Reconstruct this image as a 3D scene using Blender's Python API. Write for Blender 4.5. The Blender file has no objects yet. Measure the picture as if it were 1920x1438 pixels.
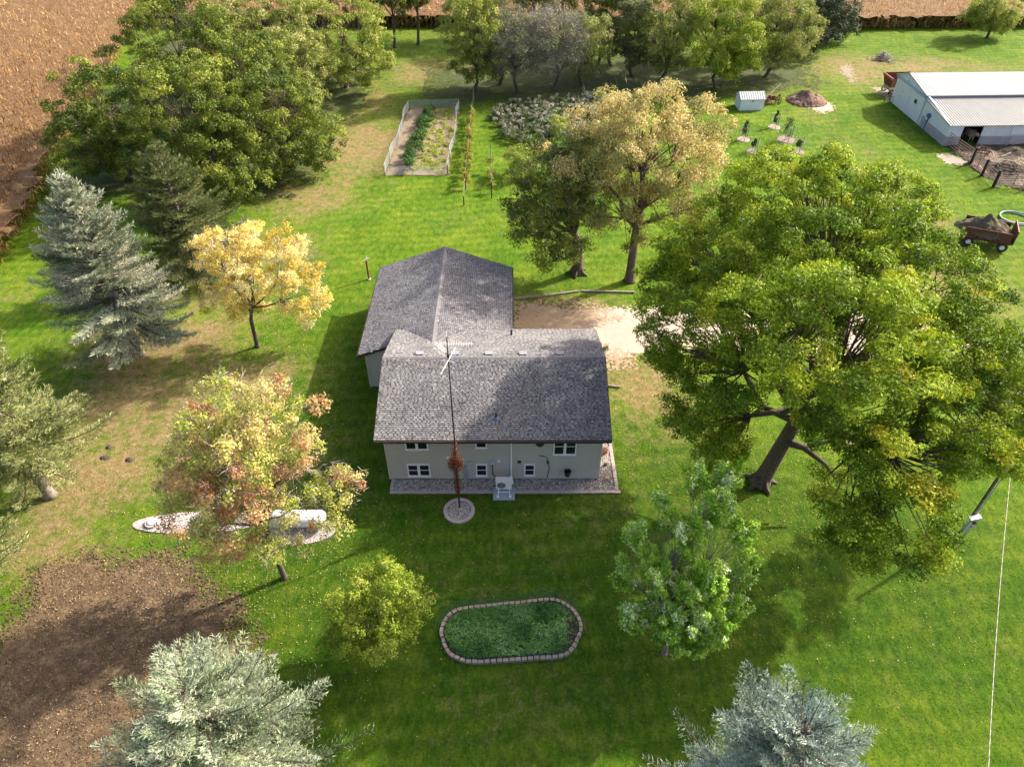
import bpy, math, random
import numpy as np
from mathutils import Vector, Matrix
R = math.radians
random.seed(7)
rng = np.random.default_rng(11)
S = bpy.context.scene
COL = S.collection

# ------------------------------------------------------------------ camera
CAMP = np.array([.37, -27.88, 31.91]); PITCH = R(41.26); YAW = 0.0008; FPX = 1338.
cd = bpy.data.cameras.new('camera'); cam = bpy.data.objects.new('camera', cd); COL.objects.link(cam)
cam.location = CAMP; cam.rotation_euler = (R(90) - PITCH, 0, -YAW)
cd.sensor_fit = 'HORIZONTAL'; cd.sensor_width = 36; cd.lens = 36 * FPX / 1920; cd.clip_end = 6000
S.camera = cam
# ------------------------------------------------------------------ sky and sun
SUN_EL = R(34.5); SUN_DIR = Vector((.868 * math.cos(SUN_EL), .498 * math.cos(SUN_EL), math.sin(SUN_EL)))
w = bpy.data.worlds.new('World'); S.world = w; w.use_nodes = True
nt = w.node_tree; bg = nt.nodes['Background']
sky = nt.nodes.new('ShaderNodeTexSky'); sky.sky_type = 'NISHITA'; sky.sun_disc = False
sky.dust_density = 5.; sky.ozone_density = .3; sky.air_density = .8; sky.sun_elevation = SUN_EL; sky.sun_rotation = math.atan2(.868, .498)
nt.links.new(sky.outputs[0], bg.inputs[0]); bg.inputs[1].default_value = 0.15
sd = bpy.data.lights.new('sun', 'SUN'); sd.energy = 4.0; sd.angle = R(.7); sd.color = (1, .93, .8)
sun = bpy.data.objects.new('sun', sd); COL.objects.link(sun)
sun.rotation_euler = SUN_DIR.to_track_quat('Z', 'Y').to_euler(); sun.location = (60, 30, 50)
S.view_settings.view_transform = 'Standard'; S.view_settings.look = 'None'
S.view_settings.gamma = 1; S.view_settings.use_curve_mapping = False
S.view_settings.exposure = 1.25
S.render.engine = 'CYCLES'
S.cycles.max_bounces = 6; S.cycles.diffuse_bounces = 3; S.cycles.transmission_bounces = 4
S.cycles.transparent_max_bounces = 8

# ------------------------------------------------------------------ survey helpers: measured points on the site, in metres
_fw = np.array([math.sin(YAW) * math.cos(PITCH), math.cos(YAW) * math.cos(PITCH), -math.sin(PITCH)])
_rt = np.array([math.cos(YAW), -math.sin(YAW), 0]); _up = np.cross(_rt, _fw)
def _ray(x, y): return _fw + _rt * (x - 960) / FPX - _up * (y - 719) / FPX
def G(x, y, z=0.):
    d = _ray(x, y); p = CAMP + d * ((z - CAMP[2]) / d[2]); return Vector(p)
def onY(x, y, Y):
    d = _ray(x, y); return Vector(CAMP + d * ((Y - CAMP[1]) / d[1]))
def onX(x, y, X):
    d = _ray(x, y); return Vector(CAMP + d * ((X - CAMP[0]) / d[0]))

# ------------------------------------------------------------------ object helpers
def setp(o, label=None, cat=None, group=None, kind=None):
    if label: o['label'] = label
    if cat: o['category'] = cat
    if group: o['group'] = group
    if kind: o['kind'] = kind
    return o
def thing(name, label, cat, loc=(0, 0, 0), rz=0, group=None):
    o = bpy.data.objects.new(name, None); COL.objects.link(o)
    o.empty_display_size = .3; o.location = loc; o.rotation_euler = (0, 0, rz)
    return setp(o, label, cat, group)
def link(name, me, parent=None):
    o = bpy.data.objects.new(name, me); COL.objects.link(o)
    if parent is not None: o.parent = parent
    return o
def np_mesh(name, V, F, mat, smooth=False, tint=None):
    """V (n,3); F (m,k) one polygon size"""
    me = bpy.data.meshes.new(name)
    V = np.asarray(V, np.float32); F = np.asarray(F, np.int32); m, k = F.shape
    me.vertices.add(len(V)); me.vertices.foreach_set('co', V.ravel())
    me.loops.add(m * k); me.loops.foreach_set('vertex_index', F.ravel())
    me.polygons.add(m); me.polygons.foreach_set('loop_start', np.arange(0, m * k, k, dtype=np.int32))
    me.update(calc_edges=True)
    if smooth: me.polygons.foreach_set('use_smooth', np.ones(m, bool))
    if tint is not None:
        a = me.attributes.new('tint', 'FLOAT', 'FACE'); a.data.foreach_set('value', np.asarray(tint, np.float32))
    if mat: me.materials.append(mat)
    return me
class MB:
    def __init__(s): s.v = []; s.f = []
    def add(s, V, F):
        n = len(s.v); s.v += [tuple(p) for p in V]; s.f += [tuple(i + n for i in f) for f in F]
    def box(s, x0, x1, y0, y1, z0, z1, M=None):
        V = [Vector(p) for p in ((x0,y0,z0),(x1,y0,z0),(x1,y1,z0),(x0,y1,z0),(x0,y0,z1),(x1,y0,z1),(x1,y1,z1),(x0,y1,z1))]
        if M: V = [M @ p for p in V]
        s.add(V, [(0,3,2,1),(4,5,6,7),(0,1,5,4),(1,2,6,5),(2,3,7,6),(3,0,4,7)])
        return s
    def bar(s, a, b, wd, h=None):
        a, b = Vector(a), Vector(b); h = h or wd; d = b - a; L = d.length
        q = d.to_track_quat('Y', 'Z').to_matrix().to_4x4()
        return s.box(-wd/2, wd/2, 0, L, -h/2, h/2, Matrix.Translation(a) @ q)
    def tube(s, P, Rr, n=6, cap=True):
        P = [Vector(p) for p in P]
        if not hasattr(Rr, '__len__'): Rr = [Rr] * len(P)
        V = []; F = []; pu = None
        for i, p in enumerate(P):
            t = (P[min(i+1, len(P)-1)] - P[max(i-1, 0)]).normalized()
            u = t.orthogonal().normalized() if pu is None else (pu - t * pu.dot(t)).normalized()
            pu = u; vv = t.cross(u)
            for k in range(n):
                a = 2 * math.pi * k / n
                V.append(p + (u * math.cos(a) + vv * math.sin(a)) * Rr[i])
        for i in range(len(P) - 1):
            for k in range(n):
                F.append((i*n+k, i*n+(k+1) % n, (i+1)*n+(k+1) % n, (i+1)*n+k))
        if cap: F.append(tuple(range(n))[::-1]); F.append(tuple((len(P)-1)*n + k for k in range(n)))
        s.add(V, F); return s
    def cyl(s, c, r, h, n=16, r2=None):
        return s.tube([c, (c[0], c[1], c[2] + h)], [r, r if r2 is None else r2], n)
    def prism(s, poly, z0, z1):
        n = len(poly)
        V = [(x, y, z0) for x, y in poly] + [(x, y, z1) for x, y in poly]
        s.add(V, [tuple(range(n))[::-1], tuple(range(n, 2*n))] + [(i, (i+1) % n, n+(i+1) % n, n+i) for i in range(n)])
        return s
    def mesh(s, name, mat, smooth=False):
        me = bpy.data.meshes.new(name); me.from_pydata([tuple(p) for p in s.v], [], s.f)
        if mat: me.materials.append(mat)
        if smooth:
            for p in me.polygons: p.use_smooth = True
        me.update(); return me
    def build(s, name, mat, parent=None, smooth=False, kind=None, label=None):
        o = link(name, s.mesh(name, mat, smooth), parent); return setp(o, label, kind=kind)

# ------------------------------------------------------------------ materials
def _n(nt, t, **k):
    n = nt.nodes.new(t)
    for a, b in k.items(): setattr(n, a, b)
    return n
def ramp(nt, fac, stops):
    r = _n(nt, 'ShaderNodeValToRGB'); e = r.color_ramp.elements
    while len(e) < len(stops): e.new(.5)
    for i, (p, c) in enumerate(stops): e[i].position = p; e[i].color = (*c, 1)
    nt.links.new(fac, r.inputs[0]); return r.outputs[0]
def noise(nt, scale, detail=4, rough=.6, vec=None, dist=0):
    n = _n(nt, 'ShaderNodeTexNoise'); n.inputs['Scale'].default_value = scale
    n.inputs['Detail'].default_value = detail; n.inputs['Roughness'].default_value = rough
    n.inputs['Distortion'].default_value = dist
    if vec is None: vec = _n(nt, 'ShaderNodeNewGeometry').outputs['Position']
    nt.links.new(vec, n.inputs['Vector']); return n.outputs[0]
def mix(nt, fac, a, b, mode='MIX'):
    m = _n(nt, 'ShaderNodeMix', data_type='RGBA', blend_type=mode)
    for s_, v in ((m.inputs[0], fac), (m.inputs[6], a), (m.inputs[7], b)):
        if isinstance(v, (int, float)): s_.default_value = v
        elif isinstance(v, tuple): s_.default_value = (*v, 1)
        else: nt.links.new(v, s_)
    return m.outputs[2]
def newmat(name):
    m = bpy.data.materials.new(name); m.use_nodes = True
    return m, m.node_tree, m.node_tree.nodes['Principled BSDF']
def bump(nt, p, h, strength, dist=.02):
    b = _n(nt, 'ShaderNodeBump'); b.inputs['Strength'].default_value = strength; b.inputs['Distance'].default_value = dist
    nt.links.new(h, b.inputs['Height']); nt.links.new(b.outputs[0], p.inputs['Normal'])
def surf(name, c1, c2=None, scale=3., rough=.85, metal=0., bmp=0., bscale=None, c3=None, island=0.):
    m, nt, p = newmat(name); c2 = c2 or tuple(x * .75 for x in c1)
    st = [(.3, c1), (.7, c2)] if c3 is None else [(.25, c1), (.52, c2), (.75, c3)]
    col = ramp(nt, noise(nt, scale, 5, .65), st)
    if island:
        g = _n(nt, 'ShaderNodeNewGeometry')
        v = ramp(nt, g.outputs['Random Per Island'], [(0, (1 - island,) * 3), (1, (1 + island,) * 3)])
        col = mix(nt, 1., col, v, 'MULTIPLY')
    nt.links.new(col, p.inputs['Base Color']); p.inputs['Roughness'].default_value = rough; p.inputs['Metallic'].default_value = metal
    p.inputs['Specular IOR Level'].default_value = .3
    if bmp: bump(nt, p, noise(nt, bscale or scale * 6, 4, .7), bmp)
    return m
def leafmat(name, cols, transl=.35, isl=.35, rough=.6, sat=None):
    """cols: colour ramp over the face attribute 'tint'"""
    m, nt, p = newmat(name)
    at = _n(nt, 'ShaderNodeAttribute', attribute_name='tint')
    n = len(cols); col = ramp(nt, at.outputs['Fac'], [(i / (n - 1), c) for i, c in enumerate(cols)])
    g = _n(nt, 'ShaderNodeNewGeometry')
    v = ramp(nt, g.outputs['Random Per Island'], [(0, (1 - isl,) * 3), (1, (1 + isl,) * 3)])
    col = mix(nt, 1., col, v, 'MULTIPLY')
    nt.links.new(col, p.inputs['Base Color']); p.inputs['Roughness'].default_value = rough
    p.inputs['Specular IOR Level'].default_value = .25
    tr = _n(nt, 'ShaderNodeBsdfTranslucent'); ms = _n(nt, 'ShaderNodeMixShader'); ms.inputs[0].default_value = transl
    nt.links.new(col, tr.inputs[0]); nt.links.new(p.outputs[0], ms.inputs[1]); nt.links.new(tr.outputs[0], ms.inputs[2])
    nt.links.new(ms.outputs[0], nt.nodes['Material Output'].inputs[0]); return m

M_bark = surf('bark', (.15, .115, .09), (.05, .037, .028), 9, .95, bmp=1., bscale=22)
M_barkg = surf('grey_bark', (.3, .26, .22), (.14, .115, .095), 5, .95, bmp=.8, bscale=20)
M_twig = surf('twig', (.42, .37, .33), (.28, .24, .21), 2, .95)
M_white = surf('white_paint', (.8, .8, .79), (.74, .74, .73), 2, .5)
M_dark = surf('dark_metal', (.03, .026, .024), (.05, .045, .04), 5, .6)
M_trim = surf('brown_gutter', (.045, .028, .022), (.06, .04, .03), 3, .5)
M_siding = surf('vinyl_siding', (.52, .485, .43), (.47, .44, .39), .9, .6)
M_lip_shade = surf('siding_lip_shade', (.2, .185, .16), (.16, .15, .13), 3, .8)  # dark strip on each board's lower edge: the shadow line put in as colour
M_cap = surf('ridge_cap', (.19, .18, .18), (.14, .135, .14), 3, .95)
M_glass, nt_, p_ = newmat('window_glass'); p_.inputs['Base Color'].default_value = (.012, .014, .018, 1); p_.inputs['Roughness'].default_value = .08
M_gal = surf('galvanised', (.5, .51, .52), (.38, .4, .42), 6, .45, .4)
M_concrete = surf('concrete', (.36, .4, .46), (.3, .34, .4), 4, .9, bmp=.2)
M_paver = surf('paver', (.42, .35, .34), (.34, .28, .28), 3, .9, bmp=.3, island=.2)
M_pebble = surf('pebble', (.5, .45, .4), (.25, .23, .22), 9, .85, island=.6)
M_whitepebble = surf('white_pebble', (.46, .4, .38), (.33, .28, .27), 9, .85, island=.3)
M_soil = surf('soil', (.05, .036, .03), (.11, .075, .06), 3, .98, bmp=.8, bscale=14)
M_rust = surf('rust', (.17, .06, .035), (.09, .035, .025), 5, .85, bmp=.3)
M_wood = surf('weathered_wood', (.3, .25, .2), (.17, .13, .1), 6, .9, bmp=.3)
M_darkwood = surf('dark_post', (.06, .035, .028), (.035, .022, .02), 6, .9)
M_redpost = surf('red_brown_paint', (.22, .05, .03), (.14, .035, .025), 6, .7)
M_antenna = surf('aluminium_tube', (.78, .74, .68), (.66, .62, .56), 6, .4, .2)

# ------------------------------------------------------------------ ground sheets
def sdf_poly(P, X, Y):
    P = np.array([(p[0], p[1]) for p in P]); d = np.full(X.shape, 1e9); ins = np.zeros(X.shape, bool)
    for i in range(len(P)):
        a, b = P[i], P[(i+1) % len(P)]; e = b - a
        wx, wy = X - a[0], Y - a[1]; t = np.clip((wx * e[0] + wy * e[1]) / (e @ e + 1e-12), 0, 1)
        d = np.minimum(d, np.hypot(wx - t * e[0], wy - t * e[1]))
        c = ((a[1] <= Y) & (b[1] > Y)) | ((b[1] <= Y) & (a[1] > Y))
        xi = a[0] + (Y - a[1]) / (e[1] if abs(e[1]) > 1e-12 else 1e-12) * e[0]
        ins ^= c & (X < xi)
    return np.where(ins, -d, d)
def vnoise(X, Y, scale, seed=0):
    r = np.random.default_rng(seed); g = r.random((64, 64)); x, y = X / scale, Y / scale
    xi, yi = np.floor(x).astype(int), np.floor(y).astype(int); fx, fy = x - xi, y - yi
    fx = fx * fx * (3 - 2 * fx); fy = fy * fy * (3 - 2 * fy)
    a = g[xi % 64, yi % 64]; b = g[(xi+1) % 64, yi % 64]; c = g[xi % 64, (yi+1) % 64]; d = g[(xi+1) % 64, (yi+1) % 64]
    return (a*(1-fx)+b*fx)*(1-fy)+(c*(1-fx)+d*fx)*fy
def patch(name, poly, mat, cell=.15, rag=.6, soft=.35, z=.008, relief=0., kind='structure', seed=1, parent=None):
    """a ground sheet cut along a ragged edge, with real holes and crumbs near it"""
    P = np.array([(p[0], p[1]) for p in poly]); x0, y0 = P.min(0) - rag - .5; x1, y1 = P.max(0) + rag + .5
    nx, ny = int((x1-x0)/cell), int((y1-y0)/cell)
    X, Y = np.meshgrid(x0 + np.arange(nx+1)*cell, y0 + np.arange(ny+1)*cell, indexing='ij')
    cx, cy = X[:-1, :-1] + cell/2, Y[:-1, :-1] + cell/2
    s = sdf_poly(poly, cx, cy) + (vnoise(cx, cy, 1.7, seed) - .5) * rag * 2 + (vnoise(cx, cy, .5, seed+5) - .5) * rag
    s = s + (np.random.default_rng(seed).random(cx.shape) - .5) * soft * 2
    I, J = np.nonzero(s < 0)
    Z = np.full(X.shape, z) + relief * (vnoise(X, Y, .45, seed+2) * .6 + vnoise(X, Y, .2, seed+3) * .4)
    r2 = np.random.default_rng(seed + 9); X = X + (r2.random(X.shape) - .5) * cell * .5; Y = Y + (r2.random(Y.shape) - .5) * cell * .5
    V = np.stack([X, Y, Z], -1).reshape(-1, 3); k = lambda i, j: i * (ny+1) + j
    F = np.stack([k(I, J), k(I+1, J), k(I+1, J+1), k(I, J+1)], -1)
    used, inv = np.unique(F, return_inverse=True)
    o = link(name, np_mesh(name, V[used], inv.reshape(F.shape), mat), parent); return setp(o, kind=kind)

# the lawn: one big sheet; 'dry' holds how much dead grass and litter lies where
def lawn_material():
    m, nt, p = newmat('lawn_grass')
    at = _n(nt, 'ShaderNodeAttribute', attribute_name='dry').outputs['Fac']
    shade_green = _n(nt, 'ShaderNodeAttribute', attribute_name='shade_green').outputs['Fac']
    g = ramp(nt, noise(nt, .35, 6, .7), [(.3, (.05, .11, .004)), (.5, (.08, .155, .006)), (.7, (.125, .19, .013))])
    deep = ramp(nt, noise(nt, .5, 6, .7), [(.3, (.032, .085, .004)), (.7, (.062, .12, .006))])
    g = mix(nt, .1, g, (.08, .18, .01)); g = mix(nt, shade_green, g, deep)
    fine = ramp(nt, noise(nt, 7, 6, .8), [(.33, (.45, .5, .5)), (.5, (1, 1, 1)), (.7, (1.55, 1.4, 1.5))])
    mp = _n(nt, 'ShaderNodeMapping'); mp.inputs['Scale'].default_value = (1., .45, 1.); mp.inputs['Rotation'].default_value = (0, 0, .5); nt.links.new(_n(nt, 'ShaderNodeNewGeometry').outputs['Position'], mp.inputs[0])
    mid = ramp(nt, noise(nt, 2.6, 5, .75, mp.outputs[0]), [(.32, (.5, .64, .7)), (.5, (1, 1, 1)), (.68, (1.65, 1.3, 1.7))])
    g = mix(nt, 1., g, mid, 'MULTIPLY')
    wv = _n(nt, 'ShaderNodeTexWave'); wv.inputs['Scale'].default_value = .28; wv.inputs['Distortion'].default_value = 5.; wv.inputs['Detail'].default_value = 2.; wv.inputs['Detail Scale'].default_value = .25
    mq = _n(nt, 'ShaderNodeMapping'); mq.inputs['Rotation'].default_value = (0, 0, 1.45); nt.links.new(_n(nt, 'ShaderNodeNewGeometry').outputs['Position'], mq.inputs[0]); nt.links.new(mq.outputs[0], wv.inputs['Vector'])
    g = mix(nt, 1., g, ramp(nt, wv.outputs[0], [(.2, (.9, .93, .9)), (.8, (1.1, 1.06, 1.12))]), 'MULTIPLY')
    big = ramp(nt, noise(nt, .22, 4, .6, None, 1.), [(.35, (.8, .9, .8)), (.65, (1.3, 1.08, 1.3))]); g = mix(nt, 1., g, big, 'MULTIPLY')
    g = mix(nt, .85, g, fine, 'MULTIPLY')
    d = ramp(nt, noise(nt, 2.2, 7, .8), [(.3, (.13, .09, .045)), (.5, (.23, .165, .075)), (.7, (.3, .23, .12))])
    d = mix(nt, .8, d, fine, 'MULTIPLY')
    mm = _n(nt, 'ShaderNodeMath', operation='MULTIPLY_ADD'); nt.links.new(noise(nt, 1.1, 8, .75), mm.inputs[0]); mm.inputs[1].default_value = 4.; mm.inputs[2].default_value = -2.1
    ad = _n(nt, 'ShaderNodeMath', operation='ADD', use_clamp=True); nt.links.new(mm.outputs[0], ad.inputs[0])
    a2 = _n(nt, 'ShaderNodeMath', operation='MULTIPLY'); nt.links.new(at, a2.inputs[0]); a2.inputs[1].default_value = 1.5
    nt.links.new(a2.outputs[0], ad.inputs[1])
    m2 = _n(nt, 'ShaderNodeMath', operation='MULTIPLY', use_clamp=True); nt.links.new(ad.outputs[0], m2.inputs[0])
    a3 = _n(nt, 'ShaderNodeMath', operation='MULTIPLY_ADD', use_clamp=True); nt.links.new(at, a3.inputs[0]); a3.inputs[1].default_value = 1.7; a3.inputs[2].default_value = .26
    nt.links.new(a3.outputs[0], m2.inputs[1])
    nt.links.new(mix(nt, m2.outputs[0], g, d), p.inputs['Base Color'])
    p.inputs['Roughness'].default_value = .95; p.inputs['Specular IOR Level'].default_value = .1
    bump(nt, p, noise(nt, 9, 6, .85), 1., .07)
    return m
M_lawn = lawn_material()
# (x, y) photo survey point, radii in metres, strength
DRY = [((640,290),5,9,.75),((700,240),6,10,.55),((560,380),5,4,.7),((480,470),4,3,.9),((300,640),5,2.5,.95),((420,560),5,3,.7),((250,800),6,4,.75),((400,640),5,2.5,.6),
       ((330,740),6,3.5,.7),((150,900),5,3,.7),((60,1010),3,2.5,.65),((120,1040),4,1.6,.8),((30,560),4,3,.45),((1190,720),3.4,4.5,.75),((1250,800),3,3,.4),((1130,620),6,3,.5),
       ((1640,330),3,9,.5),((1730,400),4,5,.55),((1560,270),5,3,.35),((1800,520),5,5,.85),((1830,600),3,6,.6),((1650,140),10,5,.85),((1610,110),8,4,.5),((1760,122),9,3,.6),((1700,235),2.5,3,.55),
       ((900,140),16,5,.55),((1150,150),18,6,.6),((800,130),8,6,.35),((1000,60),60,8,.4),((1420,160),9,3,.4),((1050,590),5,3,.8),((1530,215),3,3,.6),((590,500),3,5,.25),
       ((740,290),1.5,9,.3),((860,420),4,2,.3),((1050,1010),3,1.5,.3),((900,1120),4,1.5,.25),((1000,1330),4,2,.3),((760,950),4,1.2,.3),((470,1010),2,1,.3),((520,700),4,2,.55),((600,860),2,4,.3),
       ((60,300),10,4,.4),((1850,130),10,3,.3),((1560,400),6,3,.4),((700,180),4,4,.5),((950,220),3,3,.3),((1150,950),3,1.5,.2),((190,660),3,3,.3)]
SHADE_GREEN = [((960,1080),16,9,1.),((1200,1100),12,8,.7),((650,750),5,10,.8),((960,960),12,3,.7),((1650,1150),11,9,.45),((760,1250),8,5,.5),((1850,1100),6,8,.35),((1300,900),5,5,.4),((900,170),12,6,.4),((150,660),5,4,.35),((300,760),6,3,.4)]  # darker green zones: shade and vignetting painted into the grass colour
cell = 1.; gx0, gx1, gy0, gy1 = -130., 140., -34., 150.
nx, ny = int((gx1-gx0)/cell), int((gy1-gy0)/cell)
X, Y = np.meshgrid(gx0 + np.arange(nx+1)*cell, gy0 + np.arange(ny+1)*cell, indexing='ij')
def field(L):
    f = np.zeros(X.shape)
    for (px, rx, ry, st) in L:
        c = G(*px); q = ((X-c.x)/rx)**2 + ((Y-c.y)/ry)**2
        f = f + st * np.exp(-q * .9)
    return f
dry = np.clip(field(DRY) * (.3 + .7 * vnoise(X, Y, 2.3, 3) + .35 * vnoise(X, Y, 6., 8)) * .68, 0, .7); shade_green = np.clip(field(SHADE_GREEN), 0, 1)
V = np.stack([X, Y, np.zeros(X.shape)], -1).reshape(-1, 3)
I, J = np.meshgrid(np.arange(nx), np.arange(ny), indexing='ij'); k = lambda i, j: (i*(ny+1)+j).ravel()
me = np_mesh('lawn', V, np.stack([k(I,J), k(I+1,J), k(I+1,J+1), k(I,J+1)], -1), M_lawn)
for nm, ar in (('dry', dry), ('shade_green', shade_green)):
    a = me.attributes.new(nm, 'FLOAT', 'POINT'); a.data.foreach_set('value', ar.astype(np.float32).ravel())
setp(link('lawn', me), kind='structure')
gm = surf('far_fields', (.2, .15, .07), (.1, .13, .03), .02, .95)
g_ = MB(); g_.add([(-3000,-3000,-.06),(3000,-3000,-.06),(3000,3000,-.06),(-3000,3000,-.06)], [(0,1,2,3)]); g_.build('ground', gm, kind='structure')
def dry_at(x, y):
    i = np.clip(((x-gx0)/cell).astype(int), 0, nx); j = np.clip(((y-gy0)/cell).astype(int), 0, ny); return dry[i, j]

# mulched soil patch, lower left
px = [(75,1070),(180,1046),(335,1040),(390,1085),(440,1150),(462,1215),(470,1290),(440,1400),(300,1480),(0,1520),(-220,1500),(-120,1290),(0,1235),(35,1160)]
M_mulch = surf('dark_mulch', (.06, .039, .021), (.125, .082, .046), 1.3, .97, c3=(.26, .175, .09), bmp=.9, bscale=12)
patch('soil_patch', [G(*p) for p in px], M_mulch, .09, .9, 1.0, .01, .06)
# gravel drive
M_gravel = surf('drive_gravel', (.5, .41, .34), (.4, .32, .26), 1.2, .97, c3=(.38, .29, .22), bmp=.5, bscale=25)
patch('driveway', [(4.2,16.6),(8,17.2),(11,17),(15,16.6),(22,16.9),(30,15.5),(38,12.5),(44,10.5),(44,2),(38,5.5),(31,7.8),(22,12),(14,12.6),(10,12),(7.4,11.5),(5.6,13.6)], M_gravel, .14, .5, .5, .012)
M_apron = surf('drive_dirt', (.25, .17, .1), (.35, .25, .16), 1.5, .97, c3=(.16, .12, .05), bmp=.5, bscale=20)
patch('dirt_apron', [(.2,9.4),(.2,17.8),(3.5,17.6),(6.5,17.8),(8,16),(6,14),(8.5,11),(5.5,9.5)], M_apron, .14, .6, .8, .006, .02, seed=4)
# cattle yard
M_mud = surf('yard_mud', (.03, .022, .018), (.055, .04, .03), 1.2, .95, c3=(.13, .09, .06), bmp=.9, bscale=8)
patch('yard_mud', [(47.9,47.7),(62,48.2),(80,48.6),(80,34),(62,36.6),(50,37.3),(48.4,38),(48.1,43)], M_mud, .2, .5, .3, .01, .12, seed=6)
M_track = surf('track_dirt', (.3, .25, .18), (.22, .18, .12), 2, .97)
patch('worn_ground', [G(1640,165), G(1700,172), G(1668,186), G(1640,176)], M_track, .2, .6, .4, .01, seed=7)
patch('bare_strip', [G(1575,125), G(1590,122), G(1606,152), G(1596,156)], M_track, .2, .4, .4, .01, seed=8)
patch('trodden_patch', [G(1757,291), G(1790,290), G(1815,306), G(1795,312), G(1770,306)], M_gravel, .2, .3, .3, .014, seed=9)

M_floor = surf('woodland_floor', (.075, .06, .028), (.05, .075, .015), .9, .97, c3=(.13, .1, .045), bmp=.8, bscale=8)
patch('thicket_floor', [(-43,35),(-36,37),(-28,33),(-23,36),(-20.5,40),(-22,50),(-18.5,61),(-19,70),(-30,80),(-52,86),(-50,60),(-46,44)], M_floor, .22, 1.4, 1.8, .012, .05, seed=31)
patch('windbreak_floor', [(-8,60.5),(8,61),(24,63.5),(38,67),(41,74),(30,80),(10,78),(-10,71)], M_floor, .22, 1.8, 2.6, .012, .05, seed=33)
# ------------------------------------------------------------------ leaves, tubes and trees
def quads(P, A, B):
    """three-cornered leaves: base P, axis A (length in it), half width B"""
    n = len(P); V = np.empty((n, 3, 3)); V[:, 0] = P - B*1.15; V[:, 1] = P + A*.35 + B*1.15; V[:, 2] = P + A
    return V.reshape(-1, 3), np.arange(3*n).reshape(n, 3)
def unit(v): return v / (np.linalg.norm(v, axis=-1, keepdims=True) + 1e-9)
def leaf_cloud(rg, P, N, L, W, jit=.7, droop=0.):
    n = len(P); N = unit(N + rg.normal(size=(n, 3)) * jit)
    A = unit(np.cross(N, rg.normal(size=(n, 3)))); A[:, 2] -= droop; A = unit(A); B = unit(np.cross(N, A))
    l = L * rg.uniform(.6, 1.3, (n, 1)); w = W * rg.uniform(.6, 1.3, (n, 1))
    return quads(P, A * l, B * w * .5)
def puff(rg, c, r, n, sub=7, squash=.75, stretch=None, s=1.):
    """points and normals of a rugged clump"""
    d = unit(rg.normal(size=(sub, 3))); d[:, 2] = np.abs(d[:, 2]) * .9 - .25
    cs = d * r * rg.uniform(.45, .95, (sub, 1)); k = rg.integers(0, sub, n)
    q = unit(rg.normal(size=(n, 3))) * (r * .42) * rg.uniform(.3, 1, (n, 1)) ** .6
    p = cs[k] + q; p[:, 2] *= squash
    if stretch is not None:
        t = unit(np.array(stretch)); a = p @ t; p = p + np.outer(a * (s - 1), t) - (p - np.outer(a, t)) * (.42 if s > 1.6 else 0)
    return p + c, unit(p + q * .8 + [0, 0, r * .35])
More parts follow.
